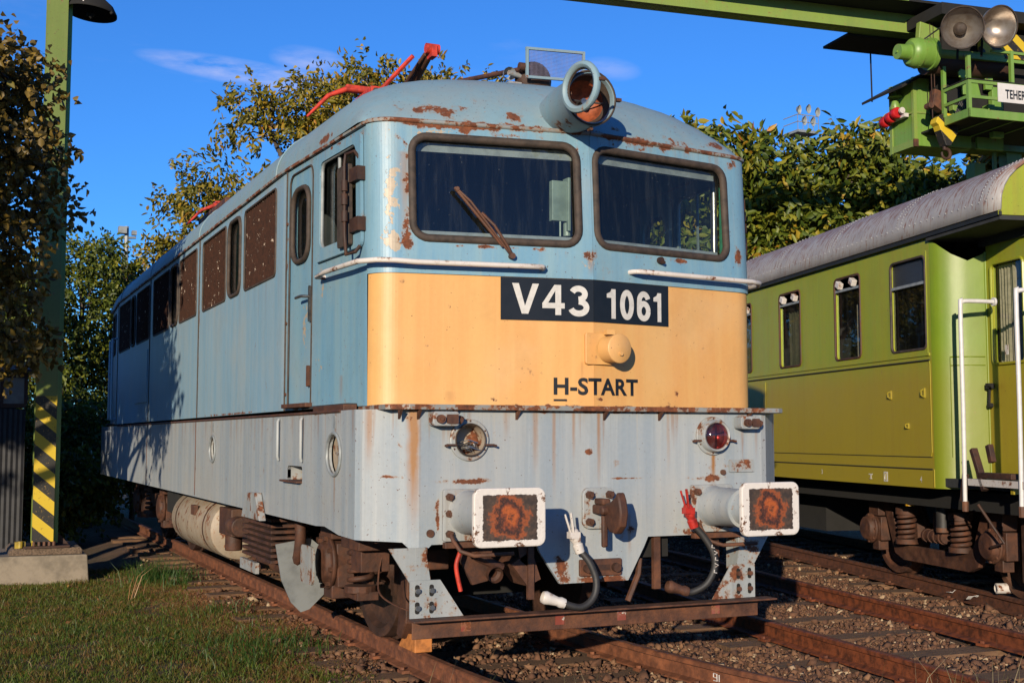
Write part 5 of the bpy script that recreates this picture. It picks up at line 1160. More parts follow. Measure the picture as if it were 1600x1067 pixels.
# door plane
mb=MB(); dw=rrect(-.86,-.36,2.18,3.12,.05,4); panel(mb,[(-1.22,1.02),(-.27,1.02),(-.27,3.36),(-1.22,3.36)],[dw],lambda u,z:(.43,u,z)); dr=mb.build('coach_door',M['olive'],co); sm=dr.modifiers.new('t','SOLIDIFY'); sm.thickness=.04; sm.offset=1
mb=MB(); mb.tube([(.42,p,q) for p,q in dw],.014,6,closed=True); dwf=mb.build('door_window_frame',M['olive'],dr)
mb=MB(); panel(mb,dw,[],lambda u,z:(.45,u,z)); mb.build('door_glass',M['glass'],dr)
def curtain(u0,u1,z0,z1,x,parent,amp=.02,n=40,mat='curtain'):
    vs=[]
    for i in range(n+1):
        u=u0+(u1-u0)*i/n; xx=x+amp*math.sin(i*1.35)+amp*.5*math.sin(i*.6)
        vs+=[(xx,u,z0),(xx+amp*.3*math.sin(i),u,z1)]
    m=MB(); m._add(vs,[(2*i,2*i+2,2*i+3,2*i+1) for i in range(n)]); return m.build('curtain',M[mat],parent,smooth=80)
curtain(-.80,-.40,2.2,3.1,.50,dr)
mb=MB(); mb.box((.405,-.60,2.30),(.004,.05,.09)); mb.build('door_sticker',M['white'],dr)
mb=MB(); mb.box((.39,-.335,1.98),(.06,.05,.05)); mb.tube([(.37,-.33,1.98),(.35,-.43,1.975)],.012,6); mb.tube([(.39,-.335,1.98),(.38,-.335,1.82)],.012,6); mb.cyl((.41,-.335,1.80),(.37,-.335,1.80),.022,n=10); mb.build('door_handle',M['black'],dr,smooth=40)
mb=MB(); mb.bb((.43,-1.25,1.02),(CW-.1,-1.20,3.5)); mb.bb((.0,-1.25,1.02),(.43,-1.21,1.10)); mb.build('end_wall',M['olive'],co)
mb=MB(); mb.bb((CW-.05,0,1.02),(CW,CY1,3.46)); mb.bb((0,CY1-.05,1.02),(CW,CY1,3.5)); mb.build('far_wall',M['olive'],co)
mb=MB(); mb.bb((0.05,-1.2,1.04),(CW-.06,CY1-.06,1.12)); mb.build('coach_floor',M['interior'],co); mb=MB(); mb.bb((.75,-.2,1.1),(.80,CY1-.1,3.4)); mb.build('corridor_wall',M['interior'],co)
# windows
for i,(a,b) in enumerate(wins):
    mb=MB(); mb.tube([S(p,q,-.002) for p,q in rrect(a+.004,b-.004,WZ[0]+.004,WZ[1]-.004,.058,5)],.014,6,closed=True); f=mb.build('window_frame',M['gear'] if i else M['rubber'],co,smooth=50)
    mb=MB(); zz=3.0 if i==0 else 3.12; mb.bb((.0,a+.01,zz-.014),(.045,b-.01,zz+.014)); mb.bb((.03,a+.01,WZ[0]),(.05,a+.045,WZ[1])) if i else None; mb.each('window_bar',M['greymetal'],f)
    mb=MB(); panel(mb,rrect(a,b,WZ[0],zz,.02,2),[],lambda u,z:(.035,u,z)); mb.build('glass_pane',M['glass_dark'] if i==0 else M['glass'],f)
    if i==0:
        mb=MB(); panel(mb,rrect(a,b,zz,WZ[1],.02,2),[],lambda u,z:(.03,u,z)); mb.build('frosted_pane',flat('frosted_dark_glass',(.045,.05,.06),.3,.3,60,.5),f)
    else:
        mb=MB()
        for k in (a+.13,b-.16): mb.box((.0,k+.04,3.185),(.06,.09,.07),Matrix.Rotation(.5,3,'X'))
        mb.each('vent_flap_handle',M['white'],f,bevel=.008)
        mt='curtain' if i==1 else 'curtain_dark'
        if 'curtain_dark' not in M: M['curtain_dark']=flat('dark_olive_curtain',(.07,.065,.03),.9,.3,30)
        curtain(a+.02,a+.30 if i==1 else b-.02,WZ[0],3.08,.14,f,.018,36,'curtain_dark')
        if i==1: curtain(a+.16,a+.30,WZ[0],2.95,.11,f,.014,14,'curtain')
# seams, sill beads
mb=MB()
for z,w,r_ in ((2.24,.004,.010),(1.315,.002,.005),(1.20,.002,.008)): mb.tube([S(.03 if z<2 else 0.03,z,w),S(CY1,z,w)],r_,5)
mb.each('panel_seam',flat('dark_seam',(.03,.03,.01),.7),co)
mb=MB(); mb.tube([S(.04,2.24,.004),S(.03,2.2,.004),S(.03,1.36,.004),S(.05,1.32,.004)],.005,5); mb.tube([S(4.0,2.2,.004),S(4.0,1.32,.004)],.004,5); mb.tube([S(.0,1.2,.004),S(.0,1.03,.004)],.006,5); mb.tube([S(.06,3.3,.004),S(.06,2.3,.004)],.004,4); mb.each('vertical_bead',M['olive'],co)
mb=MB(); mb.prism([(.03,2.285),(CY1,2.285),(CY1,2.31),(.03,2.31)],0,.012,lambda a,b,c:S(a,b,c)); mb.build('window_sill_rail',M['olive'],co)
for (u,z,r_) in ((.80,1.93,.035),(.15,1.93,.038),(.46,1.615,.022)):
    mb=MB(); mb.prism(rrect(u-r_*.5,u+r_*.5,z-r_*1.3,z+r_*1.3,.008,2),0,.012,lambda a,b,c:S(a,b,c)); mb.tube([S(u,z-r_*.9,.012),S(u,z-r_*.6,.035),S(u,z+r_*.6,.035),S(u,z+r_*.9,.012)],.007,5); mb.build('lamp_bracket',M['olive'],co)
# markings
mb=MB(); mb.prism([(.90,1.055),(.98,1.055),(.98,1.155),(.90,1.155)],.002,.004,lambda a,b,c:S(a,b,c)); m1=mb.build('stencil_plate',M['letter'],co)
mb=MB(); mb.tube([S(p,q,.006) for p,q in rrect(.92,.96,1.07,1.14,.018,4)],.003,4,closed=True); mb.build('stencil_zero',M['olive'],m1)
mb=MB(); mb.bb((-.005,1.22,1.115),(-.002,1.30,1.125)); mb.bb((-.005,1.25,1.075),(-.002,1.262,1.115)); mb.bb((-.005,1.235,1.07),(-.002,1.28,1.078)); mb.build('stencil_mark',M['letter'],co)
SX=lambda a,b,c:S(-a,b,c)
text_to(SX,'4',-.265,-.225,1.07,1.13,.004,M['letter'],co,off=.01,name='stencil_figure'); text_to(SX,'3',-2.43,-2.395,1.09,1.14,.004,M['letter'],co,off=.01,name='stencil_figure')
# roof
prof=[]
for k in range(25):
    a=PI*k/24; cx=-math.cos(a); sx=math.sin(a)
    prof.append((CW/2+math.copysign(abs(cx)**.85,cx)*(CW/2+.05),3.46+.66*abs(sx)**.8))
ysr=[CY0,CY0+.3]+list(np.arange(.5,CY1,1.5))+[CY1]; vs=[];fs=[];n=len(prof)
for y in ysr: vs+=[(x,y,z) for x,z in prof]
for j in range(len(ysr)-1): fs+=[(j*n+i,j*n+i+1,(j+1)*n+i+1,(j+1)*n+i) for i in range(n-1)]
mb=MB(); mb._add(vs,fs); rf=mb.build('coach_roof',M['coachroof'],co,smooth=40); rf.modifiers.new('t','SOLIDIFY').thickness=.02
mb=MB(); mb._add([(x,CY0+.02,z-.012) for x,z in prof]+[(x,CY0+.02,3.42) for x,z in prof],[(i,i+1,n+i+1,n+i) for i in range(n-1)]); mb.build('roof_end_gable',M['olive'],co)
mb=MB(); mb.bb((-.045,-1.24,3.415),(-.02,CY1,3.45)); mb.build('rain_gutter',flat('black_gutter',(.02,.02,.015),.6),co)
mb=MB(); mb.bb((-.03,-1.22,3.38),(.6,-.0,3.42)); mb.bb((.4,-1.2,3.3),(.5,-.2,3.40)); mb.build('vestibule_soffit',M['interior'],co)
def roofp(k_,y,o=.0):
    x,z=prof[int(k_)]; x2,z2=prof[min(int(k_)+1,n-1)]; f=k_-int(k_); return Vector((x+(x2-x)*f,y,z+(z2-z)*f))
mb=MB()
def dome(p,r=.010):
    mb._add([p+Vector((-r*.2,-r,-r)),p+Vector((-r*.2,r,-r)),p+Vector((-r*.2,r,r)),p+Vector((-r*.2,-r,r)),p+Vector((-r*.9,0,r*.3))],[(0,4,1),(1,4,2),(2,4,3),(3,4,0)])
y=-1.15
while y<9: dome(roofp(.9,y)); y+=.11
for y in np.arange(-1.0,9,1.5):
    for q in (-.05,.05):
        for k_ in np.arange(1.1,7,.33): dome(roofp(k_,y+q),.009)
mb.build('roof_rivets',flat('grey_rivet_heads',(.5,.5,.5),.5),rf,kind='stuff')
# entrance posts, steps
for y,top in ((-.60,2.74),(-1.45,2.74)):
    mb=MB(); mb.tube(bez([(.30,y+.02,top),(.05,y,top+.0),(-.03,y,top-.01),(-.05,y,top-.06),(-.05,y,1.8),(-.045,y+.02,.93)],4),.020,10); mb.cyl((.31,y+.02,top),(.29,y+.02,top),.04,n=12); p=mb.build('entrance_handrail',flat('white_rail_paint',(.78,.76,.74),.4,.08,20,.05),co,smooth=50)
    mb=MB(); mb.cyl((-.045,y+.02,.93),(-.045,y+.02,.84),.028,n=8); mb.build('handrail_foot',M['rust'],p,smooth=40)
mb=MB(); mb.bb((-.05,-1.5,1.075),(-.02,-.64,1.135)); mb.build('step_edge',M['white'],co); mb=MB(); mb.bb((-.02,-1.5,1.10),(.45,-.6,1.13)); mb.build('entrance_step',M['black'],co)
mb=MB(); mb.box((-.02,-.78,1.22),(.06,.05,.40),Matrix.Rotation(-.45,3,'X')); mb.box((.0,-1.05,1.17),(.10,.50,.05)); mb.box((-.03,-.55,1.05),(.04,.06,.26),Matrix.Rotation(.2,3,'X')); mb.box((.02,-.9,1.36),(.05,.06,.16),Matrix.Rotation(-.3,3,'X')); mb.build('folding_step_linkage',M['rust_dark'],co,bevel=.006)
# underframe and bogie
mb=MB(); mb.bb((.25,-1.1,.82),(CW-.25,CY1-.2,1.0)); mb.bb((.6,3.6,.35),(2.2,8,1.0)); mb.build('underframe',M['black'],co)
BX=.78    # local x of the near rail line
def cbogie(y0,wb=2.35):
    yc=y0+wb/2
    for y in (y0,y0+wb):
        for x,q in ((BX,-1),(BX+1.5,1)):
            mb=MB(); mb.lathe([(-.07*q,.0),(-.07*q,.12),(-.05*q,.36),(-.065*q,.42),(-.07*q,.485),(-.035*q,.487),(-.02*q,.465),(.065*q,.458),(.065*q,.40),(.02*q,.37),(.0*q,.16),(.08*q,.12),(.09*q,.0)],(x,y,.46),(1,0,0),44); mb.build('wheel',M['gear'],co,smooth=35)
        mb=MB(); mb.cyl((BX,y,.46),(BX+1.5,y,.46),.08,n=12); mb.build('axle',M['rust_dark'],co)
    for x,q in ((BX-.26,-1),(BX+1.76,1)):
        mb=MB(); P=[(-1.75,.80),(-1.75,.88),(-1.05,.90),(-.90,.84),(-.72,.44),(-.55,.36),(.55,.36),(.72,.44),(.90,.84),(1.05,.90),(1.75,.88),(1.75,.80),(1.12,.78),(1.0,.70),(.80,.26),(.62,.20),(-.62,.20),(-.80,.26),(-1.0,.70),(-1.12,.78)]
        mb.prism([(yc+a*wb/2.35,b) for a,b in P],x-.035,x+.035,lambda a,b,c:(c,a,b)); fr=mb.build('bogie_frame',M['gear'],co,bevel=.008)
        for y in (y0,y0+wb):
            mb=MB(); mb.lathe([(-.05,.0),(-.05,.13),(.06,.14),(.07,.165),(.09,.165),(.10,.14),(.15,.12),(.16,.0)],(x+q*.04,y,.50),(q,0,0),20); mb.box((x,y,.50),(.14,.30,.26)); mb.box((x,y,.72),(.16,.22,.16)); mb.box((x,y,.33),(.12,.14,.14)); mb.build('axle_box',M['gear'],fr,smooth=35,bevel=.008)
            mb=MB()
            for k in range(8): a=2*PI*k/8; p=Vector((x+q*.13,y+.145*math.cos(a),.50+.145*math.sin(a))); mb.cyl(p,p+Vector((q*.02,0,0)),.014,n=6)
            mb.each('cover_bolt',M['rust'],fr)
        for y in (yc-.52,yc+.52):
            mb=MB(); pts=[(x+q*.04+.085*math.cos(t),y+.085*math.sin(t),.42+.27*t/(2*PI*5)) for t in np.linspace(0,2*PI*5,90)]; mb.tube(pts,.021,6); mb.build('coil_spring',M['gear'],fr,smooth=60)
            mb=MB(); mb.cyl((x+q*.04,y,.69),(x+q*.04,y,.77),.115,n=16); mb.cyl((x+q*.04,y,.38),(x+q*.04,y,.43),.12,n=16); mb.prism([(y-.13,.77),(y+.13,.77),(y+.1,.83),(y+.03,.80),(y-.02,.86),(y-.1,.80)],x-.06,x+.1,lambda a,b,c:(c,a,b)); mb.each('spring_seat',M['gear'],fr,smooth=35)
        mb=MB(); mb.cyl((x+q*.05,yc-.27,.50),(x+q*.05,yc+.12,.50),.06,n=14)
        for k in range(4): mb.cyl((x+q*.05,yc-.23+.1*k,.50),(x+q*.05,yc-.20+.1*k,.50),.07,n=14)
        mb.box((x,yc-.15,.62),(.12,.2,.25)); mb.build('damper',M['gear'],fr,smooth=40)
        mb=MB(); mb.cyl((x+q*.10,yc-.30,.60),(x+q*.10,yc-.30,1.0),.065,n=16); sa=mb.build('shock_absorber',M['hose'],fr,smooth=50); mb=MB(); mb.cyl((x+q*.10,yc-.30,.56),(x+q*.10,yc-.30,.605),.07,n=16); mb.build('absorber_foot',M['rust'],fr,smooth=50) 
    mb=MB(); mb.bb((BX,yc-.4,.3),(BX+1.5,yc+.4,.8)); mb.build('bogie_bolster',M['black'],co)
cbogie(-.28); cbogie(14.0)
mb=MB(); mb.cyl((.3,1.02,.80),(.3,1.02,.86),.045,n=10); mb.build('yellow_pipe_cap',flat('yellow_cap',(.8,.42,.02),.5),co); mb=MB(); mb.tube(bez([(.3,1.02,.86),(.3,1.0,.92),(.33,.95,.96)]),.04,8); mb.tube(bez([(.3,.75,.98),(.3,.76,.90),(.3,.68,.86),(.3,.62,.88)]),.02,8); mb.each('brake_pipe',M['hose'],co,smooth=60)
mb=MB(); mb.tube([(.1,-.55,.90),(.28,-.66,.56),(.30,-.42,.50)],.014,8); mb.bb((.48,-.9,.20),(.56,-.62,.78)); mb.build('brake_linkage',M['rust_dark'],co,smooth=40)

# ================================================================= GANTRY CRANE
CA=R(-6.9)
cr=thing('gantry_crane','green gantry crane spanning the tracks with hanging cabin and work platform','gantry crane',(.04,9.0,0),CA)
# local x along the bridge, local y away from the camera
mb=MB(); mb.bb((-3.4,-.02,7.93),(10.35,.02,8.3)); mb.bb((-3.4,-.02,7.90),(10.35,.13,7.93)); g1=mb.build('bridge_girder',M['crane_pale'],cr)
mb=MB(); mb.bb((-3.4,.14,8.3),(10.35,.25,8.33)); mb.bb((-3.4,.05,7.895),(14,.25,7.925)); mb.build('girder_flange',M['crane'],cr)
mb=MB(); mb.bb((-3.4,-.55,8.20),(13.5,.25,8.24)); mb.build('added_shade_deck',M['black'],cr)  # deck added so the web reads dark; underside shade is in its black
mb=MB(); mb.bb((-3.4,-.58,8.19),(9.55,-.55,8.30)); mb.build('deck_edge',M['crane_pale'],cr)
mb=MB(); mb.bb((9.0,.26,7.86),(13.8,.98,7.90)); mb.bb((9.9,-.9,7.92),(13.5,.25,8.10)); mb.each('walkway_plate',M['black'],cr)
mb=MB(); mb.tube([(9.86,.92,7.88),(9.87,.92,7.03)],.014,6); mb.build('thin_hanging_rod',M['black'],cr)
# cabin box
mb=MB(); mb.bb((10.01,0,6.10),(11.05,.60,7.20)); cb_=mb.build('drive_cabin',M['crane'],cr,bevel=.01)
mb=MB(); mb.bb((9.99,-.02,6.08),(10.05,.04,7.2)); mb.bb((9.985,.0,6.62),(10.01,.62,6.65)); mb.bb((10.0,-.015,6.62),(11.05,.0,6.65)); mb.bb((10.25,-.012,6.65),(10.28,.0,7.15)); mb.bb((9.99,.56,6.08),(10.03,.63,7.2)); mb.bb((9.995,.0,6.09),(10.0,.6,6.2)); mb.build('cabin_frame_rib',M['crane_pale'],cb_)
mb=MB(); mb.prism([(9.72,7.02),(10.3,7.34),(11.2,7.34),(11.2,7.30),(10.3,7.30),(9.73,6.98)],-.1,1.0,lambda a,b,c:(a,c,b)); mb.build('cabin_rain_cover',M['black'],cr)
mb=MB(); mb.bb((9.98,-.03,6.08),(10.06,.0,6.2)); mb.build('cabin_corner_patch',M['rust'],cb_)
# horn lamp and three red lights
mb=MB(); mb.lathe([(0,.03),(.05,.035),(.07,.10),(.10,.12),(.105,.0)],(9.93,.38,7.06),(0,0,-1),18); mb.lathe([(.10,.05),(.22,.09),(.26,.07)],(9.93,.38,7.0),(0,0,-1),14); mb.build('cabin_siren',M['crane'],cb_,smooth=45)
for k in range(3):
    y=.55-.145*k; mb=MB(); mb.lathe([(0,.0),(.0,.08),(.012,.092),(.105,.092),(.117,.08),(.117,.0)],(9.86-.02*0,y-.06,6.60-.0+.035*k),(0.0,1,-.05),14); o=mb.build('red_warning_light',M['redlamp'],cb_,smooth=45)
mb=MB(); mb.bb((9.90,.10,6.58),(9.98,.72,6.64)); mb.cyl((9.87,.61,6.59),(9.87,.67,6.59),.06,n=14); mb.cyl((9.87,.10,6.68),(9.87,.14,6.68),.05,n=12); mb.build('warning_light_bracket',M['white'],cb_,smooth=40)
# motor
mb=MB(); o=(9.30,-.6,7.36); mb.lathe([(0,.0),(.0,.115),(.20,.12),(.20,.17),(.24,.215),(.30,.225),(.34,.235),(.36,.235),(.36,.215),(.56,.215),(.56,.245),(.62,.245),(.62,.10)],o,(1,.0,.03),32); mo=mb.build('hoist_motor',M['crane'],cr,smooth=40)
mb=MB()
for k in range(10): a=2*PI*k/10; p=Vector(o)+Vector((.36,.21*math.cos(a),.21*math.sin(a))); mb.cyl(p,p+Vector((-.03,0,0)),.018,n=6)
mb.cyl((9.28,-.6,7.36),(9.30,-.6,7.36),.02,n=6); mb.each('motor_bolt',M['crane'],mo)
mb=MB(); mb.cyl((9.92,-.6,7.38),(11.2,-.6,7.42),.085,n=16); mb.build('drive_shaft_tube',M['crane_pale'],cr,smooth=50); mb=MB(); mb.cyl((9.9,-.45,7.30),(11.4,-.45,7.34),.20,n=20); mb.build('hoist_drum',M['rust_dark'],cr,smooth=50)
mb=MB(); mb.prism([(9.75,7.50),(10.15,7.45),(10.15,7.85),(9.80,7.92)],-.5,-.4,lambda a,b,c:(a,c,b)); mb.build('gearbox_plate',M['crane_pale'],cr,bevel=.01)
mb=MB(); mb.tube(bez([(9.55,-.5,7.50),(9.72,-.55,7.55),(9.85,-.7,7.66),(9.9,-.9,7.72)]),.012,6); mb.build('power_cable',M['hose'],cr)
# machinery behind platform (dark mass with green plates)
mb=MB(); mb.bb((10.3,-.35,6.6),(13.5,-.0,8.0)); mb.bb((11.05,.0,6.48),(13.2,.5,7.8)); mb.build('trolley_machinery',M['black'],cr)
mb=MB(); mb.prism([(10.62,6.86),(10.95,6.86),(10.78,7.55),(10.55,7.55)],-.42,-.37,lambda a,b,c:(a,c,b)); mb.bb((10.98,-.5,6.95),(11.12,-.44,7.45)); mb.bb((10.55,-.55,6.5),(10.95,-.4,6.62)); mb.bb((10.98,-.55,6.4),(11.10,-.4,6.7)); mb.bb((10.28,-.60,6.35),(10.6,-.5,6.62)); mb.lathe([(0,.08),(.02,.08),(.021,0)],(10.42,-.65,7.10),(0,-1,0),6); mb.bb((11.1,-.5,6.2),(11.3,-.4,7.0)); mb.bb((10.55,-.1,6.1),(11.0,-.06,6.42)); mb.bb((11.1,-.12,6.1),(11.6,-.06,6.42)); mb.each('trolley_side_plate',M['crane'],cr,bevel=.006)
mb=MB(); mb.bb((10.85,-.6,7.45),(13.5,-.5,7.85)); mb.bb((10.82,-.62,7.30),(10.90,-.55,7.62)); hz=mb.build('hazard_striped_beam',None or M['stripe'],cr)
# work platform
px0,px1=10.10,13.2; py0,py1=-1.2,-.62
mb=MB(); mb.bb((px0,py0,6.27),(px1,py0+.03,6.40)); mb.bb((px0,py0,6.27),(px0+.03,py1,6.40)); pf=mb.build('work_platform',M['crane'],cr,bevel=.004)
mb=MB(); mb.bb((px0+.03,py0+.03,6.29),(px1,.2,6.32)); mb.build('platform_floor',M['black'],pf)
mb=MB()
for x in (10.55,10.95,11.35): mb.bb((x,py0+.03,6.275),(x+.02,.1,6.288))
mb.each('floor_joist',M['crane'],pf)
for (x,y,z1) in ((px0,py0,7.22),(px0,py1,7.28),(10.88,py0+.0,7.35),(11.7,py0,6.9),(12.5,py0,6.9)):
    mb=MB(); zb=6.40 if x!=10.88 else 6.84; mb.bb((x,y,zb),(x+.055,y+.055,z1)); mb.build('railing_post',M['crane'],pf)
for z in (6.79,6.56):
    mb=MB(); mb.bb((px0+.055,py0,z),(px1,py0+.03,z+.045)); mb.build('railing_bar',M['crane'],pf); mb=MB(); mb.bb((px0,py0+.055,z),(px0+.03,py1,z+.045)); mb.build('railing_bar',M['crane'],pf)
mb=MB(); mb.bb((px0-.01,py0-.01,6.838),(px1,py0+.04,6.853)); mb.bb((px0-.01,py0-.01,6.838),(px0+.04,py1,6.853)); mb.each('railing_cap',M['black'],pf)
mb=MB(); mb.bb((10.5,-.75,7.33),(13,-.70,7.38)); mb.bb((10.55,-1.19,7.30),(13,-1.15,7.34)); mb.build('upper_rail',M['crane'],pf)
# sign
sgn=MB(); sgn.bb((10.61,py0-.025,6.53),(12.0,py0-.012,6.82)); so=sgn.build('load_sign',flat('white_sign_enamel',(.78,.74,.70),.35,.05,6,.03),pf)
text_to(lambda a,b,c:(a,py0-.026-c,b),'TEHERBÍRÁS',10.74,11.42,6.585,6.765,.001,M['ink'],so,off=.03)
# bundles of cable on the platform
mb=MB()
for k in range(7): mb.tube(bez([(10.2+.03*k,-.75,6.42),(10.25+.03*k,-.8,6.6),(10.33+.02*k,-.78,6.68),(10.38+.02*k,-.76,6.5)]),.010,5)
mb.build('coiled_cable',M['hose'],pf)
# flood lights
def flood(x,y,z,d,glass=True,lab=''):
    d=Vector(d).normalized(); o=Vector((x,y,z)); mb=MB(); mb.lathe([(.0,.305),(-.01,.300),(-.08,.285),(-.20,.20),(-.30,.11),(-.34,.10),(-.46,.09),(-.47,.0)],o,d,36); f=mb.build('floodlight_shell',M['greymetal'],cr,smooth=40)
    mb=MB(); mb.tube([o+ (d.orthogonal().normalized()*math.cos(a)+d.cross(d.orthogonal().normalized())*math.sin(a))*.303 for a in np.linspace(0,2*PI,36,endpoint=False)],.012,6,closed=True); mb.build('floodlight_rim',M['rubber'],f,smooth=60)
    mb=MB(); mb.lathe([(-.015,.29),(-.08,.275),(-.19,.19),(-.28,.10),(-.29,.0)],o,d,36); mt=NT('aged_reflector'); n=mt.noise(5,5,.6); mt.set(mt.mix(mt.step(n,.35,.7),(.62,.56,.50),(.38,.30,.24)),.34,.75); mb.build('floodlight_reflector',mt.m,f,smooth=60)
    if glass:
        mb=MB(); mb.lathe([(-.27,.10),(-.12,.08),(-.10,.05),(-.095,.0)],o,d,20); mb.build('lamp_bulb',M['rubber'],f,smooth=60)
    mb=MB(); mb.tube([o-d*.42,o-d*.42+Vector((0,.05,-.45))],.02,6); mb.build('floodlight_bracket',M['black'],f)
camd=Vector((-13.6,-14.5,-4.5))
flood(9.87,-1.4,7.535,(-.55,-.95,-.28)); flood(10.53,-1.4,7.62,(-.05,-1,-.32),False)
# hook block and rope
mb=MB(); mb.tube([(9.97,-.5,8.0),(9.98,-.5,6.4)],.008,5); mb.tube([(10.03,-.5,8.0),(10.03,-.5,6.9)],.008,5); mb.build('hoist_rope',M['rust_dark'],cr)
mb=MB(); mb.prism([(9.96,6.62),(10.0,6.86),(10.10,6.84),(10.20,6.62),(10.22,6.50),(10.12,6.52)],-.55,-.42,lambda a,b,c:(a,c,b)); mb.cyl((9.93,-.55,6.60),(9.93,-.42,6.60),.05,n=12); mb.build('rope_anchor',M['rust'],cr,bevel=.006)
mb=MB(); mb.prism([(10.02,6.28)]+[(10.17+.20*math.cos(R(a)),6.32+.16*math.sin(R(a))) for a in range(180,-10,-15)]+[(10.36,6.18),(10.22,5.97),(10.14,5.97)],-.60,-.44,lambda a,b,c:(a,c,b)); hb=mb.build('hook_block',M['stripe'],cr,bevel=.008)
mb=MB(); c=[(10.19+.075*math.cos(R(a)),-.52,5.86+.075*math.sin(R(a))) for a in range(110,-200,-18)]; mb.tube([(10.17,-.52,5.98)]+c,.028,10,rr=[.03]+[.032-.0008*k for k in range(len(c))]); mb.build('crane_hook',M['rust_dark'],hb,smooth=60)
# legs on the right
mb=MB(); mb.bb((12.0,1.1,-.2),(12.22,1.32,6.2)); mb.bb((12.22,1.2,5.55),(12.5,1.26,6.0)); mb.build('portal_leg',M['crane'],cr)
mb=MB(); mb.prism([(12.70,5.5),(13.0,5.5),(12.98,6.65),(12.66,6.65)],1.1,1.3,lambda a,b,c:(a,c,b)); mb.bb((12.72,1.1,-.2),(12.98,1.3,5.5)); mb.build('portal_leg',M['crane'],cr)
mb=MB(); mb.bb((12.44,1.15,4.0),(12.50,1.2,6.5)); mb.bb((11.8,1.0,6.42),(13.8,1.4,6.6)); mb.bb((13.1,1.0,5.95),(14,1.2,6.3)); mb.each('leg_brace',M['crane'],cr)
# left column and its foundation
cl=thing('crane_column','tall olive green steel column with yellow and black striped foot on a concrete block','crane column',(-2.665,9.55,.17),0)
mb=MB(); mb.bb((-.125,-.12,1.85),(.125,-.10,7.8)); mb.bb((-.01,-.10,0),(.01,.12,7.8)); mb.bb((-.125,.12,0),(.125,.14,7.8)); mb.build('column_shaft',M['post'],cl)
mb=MB(); mb.bb((.13,-.02,.02),(.185,.16,7.8)); mb.build('column_side_channel',M['crane'],cl)
mb=MB(); mb.bb((-.125,-.12,0.0),(.125,-.10,1.848)); mb.build('striped_column_foot',M['stripe'],cl)
mb=MB(); mb.bb((-.22,-.16,-.03),(.32,.35,-.004)); mb.prism([(.18,0),(.32,0),(.18,.16)],.05,.07,lambda a,b,c:(a,c,b)); mb.build('base_plate',M['rust_dark'],cl,bevel=.003)
mb=MB()
for x in (-.10,-.04,.02,.08,.13): mb.cyl((x,-.145,0),(x,-.145,.05),.02,n=6)
mb.each('anchor_bolt',M['rust'],cl)
lp=thing('bell_lamp','black bell shaped lamp hanging beside the top of the green column','lamp',(-2.25,9.6,7.02))
mb=MB(); mb.lathe([(0,.33),(.03,.325),(.12,.27),(.22,.14),(.28,.11),(.42,.10),(.44,0)],(0,0,0),(.10,.0,1),32); b_=mb.build('lamp_shade',M['black'],lp,smooth=40); b_.modifiers.new('s','SOLIDIFY').thickness=.006
mb=MB(); mb.tube([(-.12,-.28,.02),(-.12,-.27,.28)],.012,6); mb.tube([(.05,0,.4),(.06,0,.8)],.02,6); mb.build('lamp_stem',M['white'],lp)
mb=MB(); mb.cyl((.22,-.22,-.01),(.24,-.24,-.05),.02,n=8); mb.lathe([(.0,.05),(-.04,.06),(-.1,.0)],(0,0,.03),(0,0,1),12); mb.each('lamp_catch',M['black'],lp)
mb=MB()
r4=random.Random(4); vs=[]
mb.prism([(-3.7,-.5),(-2.10,-.5),(-2.14,.05),(-3.66,.06)],9.35,10.6,lambda a,b,c:(a,c,b)); fo=mb.build('concrete_foundation',M['concrete'],None,bevel=.015); tag(fo,'pale weathered concrete block under the striped green column','concrete block')
mb=MB(); mb.prism([(-3.05,.058),(-2.20,.055),(-2.19,.10),(-2.22,.14),(-3.0,.14),(-3.04,.10)],9.42,10.4,lambda a,b,c:(a,c,b)); mb.build('rough_grout_slab',flat('coarse_grout',(.22,.15,.10),.95,.4,40,1.0),fo,bevel=.006)
mb=MB(); mb.bb((-2.98,9.46,.14),(-2.86,9.56,.22)); mb.cyl((-2.92,9.44,.15),(-2.92,9.44,.23),.03,n=8); mb.build('yellow_bolt_cap',flat('old_yellow',(.5,.35,.03),.6),fo)

# shed on the far left
sh=thing('shed','dark corrugated metal shed with a small window at the left edge','shed',(-4.4,12.6,-.3))
mb=MB(); vs=[];n=90
for i in range(n+1): vs+=[(-1.6+3.25*i/n,.0-(.015 if i%2 else 0),.0),(-1.6+3.25*i/n,-(.015 if i%2 else 0),2.22)]
mb._add(vs,[(2*i,2*i+2,2*i+3,2*i+1) for i in range(n)]); mb.bb((1.64,.0,0),(1.66,3,2.22)); mb.bb((-1.6,3,0),(1.66,3.02,2.9)); mb.build('corrugated_wall',flat('dark_blue_grey_sheet',(.022,.022,.026),.7,.3,5),sh)
mb=MB(); mb.bb((-1.6,-.02,2.24),(1.66,.03,2.30)); mb.bb((-1.6,-.02,2.68),(1.68,.03,2.76)); 
for x in (1.0,1.30,1.63): mb.bb((x,-.02,2.30),(x+.05,.03,2.68))
mb.build('window_frame',M['rust_dark'],sh)
mb=MB(); mb.bb((-1.6,.0,2.3),(1.63,.01,2.68)); mb.build('window_pane',flat('dusty_window_pane',(.20,.21,.21),.35,.3,3,.05),sh)
mb=MB(); mb.prism([(-.15,2.76),(3.1,3.0),(3.1,3.04),(-.15,2.80)],-1.7,1.75,lambda a,b,c:(c,a,b)); mb.build('shed_roof',M['rust_dark'],sh)

